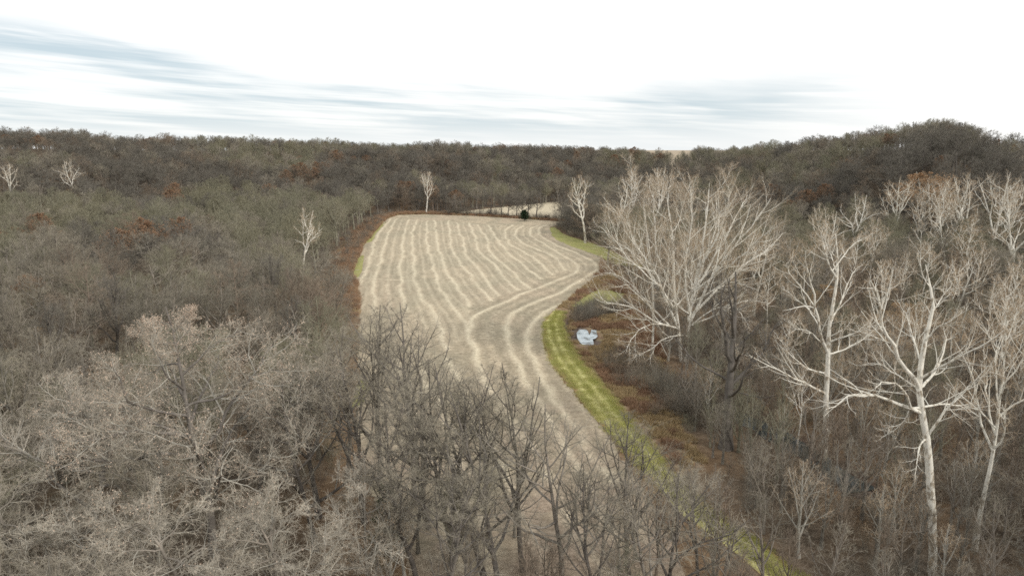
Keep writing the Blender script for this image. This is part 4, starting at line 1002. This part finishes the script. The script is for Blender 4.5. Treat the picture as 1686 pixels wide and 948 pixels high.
def weeds(seed, h, n, cols, nm, w_=.02, spread=.5):
    rng = np.random.default_rng(seed); P = np.zeros((n, 3, 3)); P[:, 0, :2] = rng.uniform(-spread, spread, (n, 2)); d = np.append(rng.normal(0, .35, (n, 2)), np.ones((n, 1)), 1)
    for s in (1, 2): P[:, s] = P[:, s - 1] + d * h / 2 * rng.uniform(.6, 1.2, (n, 1)); d = d + rng.normal(0, .3, (n, 3))
    m = MB(); m.tube(P, np.full((n, 3), w_), 3, 0, True)
    if nm not in LF: LF[nm] = leaf_mat(nm, cols)
    return m.mesh('weed_mesh', [LF[nm]])
BR = [brush(1, 3.2, 'grey', 'greytwig'), brush(2, 2.6, 'brown', 'browntwig'), brush(3, 3.6, 'dark', 'darktwig'), brush(4, 2.2, 'olive', 'olivetwig')]
n = 9000
ux = rng.uniform(-1, 1, n); ud = 22 + (rng.random(n) ** .75) * 345; uy = ud; ux = ux * (ud * .84 + 30)
m_ok = allowed(ux, uy, 1.0) & (~inpoly(ux, uy, CLEAR)) 
ux, uy = ux[m_ok], uy[m_ok]
# hedge lines along the field edge and creek
el = np.array(FIELD + FIELD[:1]); seg = np.linalg.norm(np.diff(el, axis=0), axis=1)
def along(line, m, sd, rng):
    line = np.array(line); sg = np.linalg.norm(np.diff(line, axis=0), axis=1); c = np.concatenate([[0], np.cumsum(sg)]); t = rng.random(m) * c[-1]
    i = np.clip(np.searchsorted(c, t) - 1, 0, len(sg) - 1); f = ((t - c[i]) / sg[i])[:, None]
    return line[i] * (1 - f) + line[i + 1] * f + rng.normal(0, sd, (m, 2))
hp = along([G(*q) for q in [(560, 480), (566, 450), (585, 405), (612, 375), (628, 358), (650, 350), (720, 350)]], 150, 3.0, rng)
hp = np.vstack([hp, along([G(*q) for q in [(730, 353), (800, 355), (880, 360), (940, 364)]], 140, .8, rng)])
hp = np.vstack([hp, along([G(*q) for q in [(925, 520), (945, 528), (985, 512), (1040, 505)]], 110, 1.6, rng)])
hp = np.vstack([hp, along([G(*q) for q in [(985, 575), (1040, 610), (1090, 640), (1150, 690)]], 120, 2.5, rng)])
hp = np.vstack([hp, along([G(*q) for q in [(925, 372), (945, 385), (990, 398), (1040, 415)]], 160, 3.0, rng)])
hp = hp[~inpoly(hp[:, 0], hp[:, 1], FIELD)]
hp = hp[dist_poly(hp[:, 0], hp[:, 1], [tuple(p) for p in pathline]) > 4.3]
hp = hp[(np.hypot(hp[:, 0] - POND[0], (hp[:, 1] - POND[1]) / 2) > 4.5) & ~((np.abs(hp[:, 0] - POND[0]) < 4) & (hp[:, 1] < POND[1]) & (hp[:, 1] > POND[1] - 18))]
ux = np.concatenate([ux, hp[:, 0]]); uy = np.concatenate([uy, hp[:, 1]])
s = rng.uniform(.6, 1.35, len(ux)); uv = rng.choice(4, len(ux), p=[.3, .35, .2, .15])
uv[-len(hp):] = rng.choice([1, 2, 0], len(hp), p=[.45, .35, .2])
scatter('undergrowth', BR, np.stack([ux, uy, height(ux, uy)], -1), rng.uniform(0, 6.28, len(ux)), np.stack([s, s, s], -1), uv, 'tangled bare brush growing between the trunks', 'undergrowth')
# dry weeds in the clearing and round the field; short grass on the track
WD = [weeds(11, .75, 90, [(.32, .20, .125), (.27, .165, .105), (.39, .275, .18)], 'russet_weeds'), weeds(12, .6, 90, [(.42, .32, .18), (.36, .26, .14), (.48, .38, .22)], 'straw_weeds'), weeds(13, .9, 90, [(.36, .225, .135), (.29, .185, .12), (.42, .30, .19)], 'orange_weeds')]
n = 5200; cp = np.array(CLEAR); bx = rng.uniform(cp[:, 0].min(), cp[:, 0].max(), n); by = rng.uniform(cp[:, 1].min(), cp[:, 1].max(), n)
k = inpoly(bx, by, CLEAR) & (dist_poly(bx, by, [tuple(p) for p in pathline]) > 3.2) & ~inpoly(bx, by, FIELD) & ~inpoly(bx, by, PATCH3) & (np.hypot(bx - POND[0], (by - POND[1]) / 2.2) > 3.6)
bx, by = bx[k], by[k]
e1 = along([G(*q) for q in [(578, 520), (572, 470), (566, 450), (588, 405), (616, 375), (632, 358), (652, 352), (730, 353), (800, 356), (880, 361), (930, 365)]], 1500, 2.2, rng)
e1 = np.vstack([e1, along(MARGIN, 2600, 3.0, rng)])
e1 = e1[~inpoly(e1[:, 0], e1[:, 1], FIELD) ]
bx = np.concatenate([bx, e1[:, 0]]); by = np.concatenate([by, e1[:, 1]])
wv = (fbm(bx / 6, by / 6, 3, 3) > .47).astype(int)
wv[-len(e1):] = np.where(rng.random(len(e1)) < .5, 2, np.where(rng.random(len(e1)) < .5, 1, 0))
s = rng.uniform(.6, 1.4, len(bx)); s[-len(e1):] *= 1.3
scatter('dry_weeds', WD, np.stack([bx, by, height(bx, by)], -1), rng.uniform(0, 6.28, len(bx)), np.stack([s, s, s], -1), wv, 'russet and straw-coloured dry weeds in the clearing and along the field edge', 'weeds')
GT = [weeds(21, .22, 70, [(.33, .35, .09), (.40, .40, .12), (.46, .43, .17)], 'green_grass', .008, .7), weeds(22, .2, 70, [(.52, .47, .22), (.42, .40, .15), (.56, .48, .27)], 'yellowed_grass', .008, .7)]
Lp = smooth_line(PATH_C, 12); n = 4200
a = along(Lp, n, 0.0, rng); nn = rng.uniform(-1, 1, n)
Tn = np.gradient(Lp, axis=0); Tn /= np.linalg.norm(Tn, axis=1)[:, None]
ii = np.array([np.argmin(np.hypot(Lp[:, 0] - p[0], Lp[:, 1] - p[1])) for p in a]); wv_ = np.interp(ii, np.linspace(0, len(Lp) - 1, len(PATH_W)), PATH_W)
off = nn * wv_
a = a + np.stack([-Tn[ii, 1], Tn[ii, 0]], -1) * off[:, None]
k = (np.abs(np.abs(off + .3) - .85) > .45) & (rng.random(n) < .75); a = a[k]; off = off[k]
s = rng.uniform(.6, 1.3, len(a)); gv = (rng.random(len(a)) < .25 + .4 * (np.abs(off) > 2.3)).astype(int)
scatter('short_grass', GT, np.stack([a[:, 0], a[:, 1], np.full(len(a), .05)], -1), rng.uniform(0, 6.28, len(a)), np.stack([s, s, s], -1), gv, 'short green grass on the curved track beside the field', 'grass')
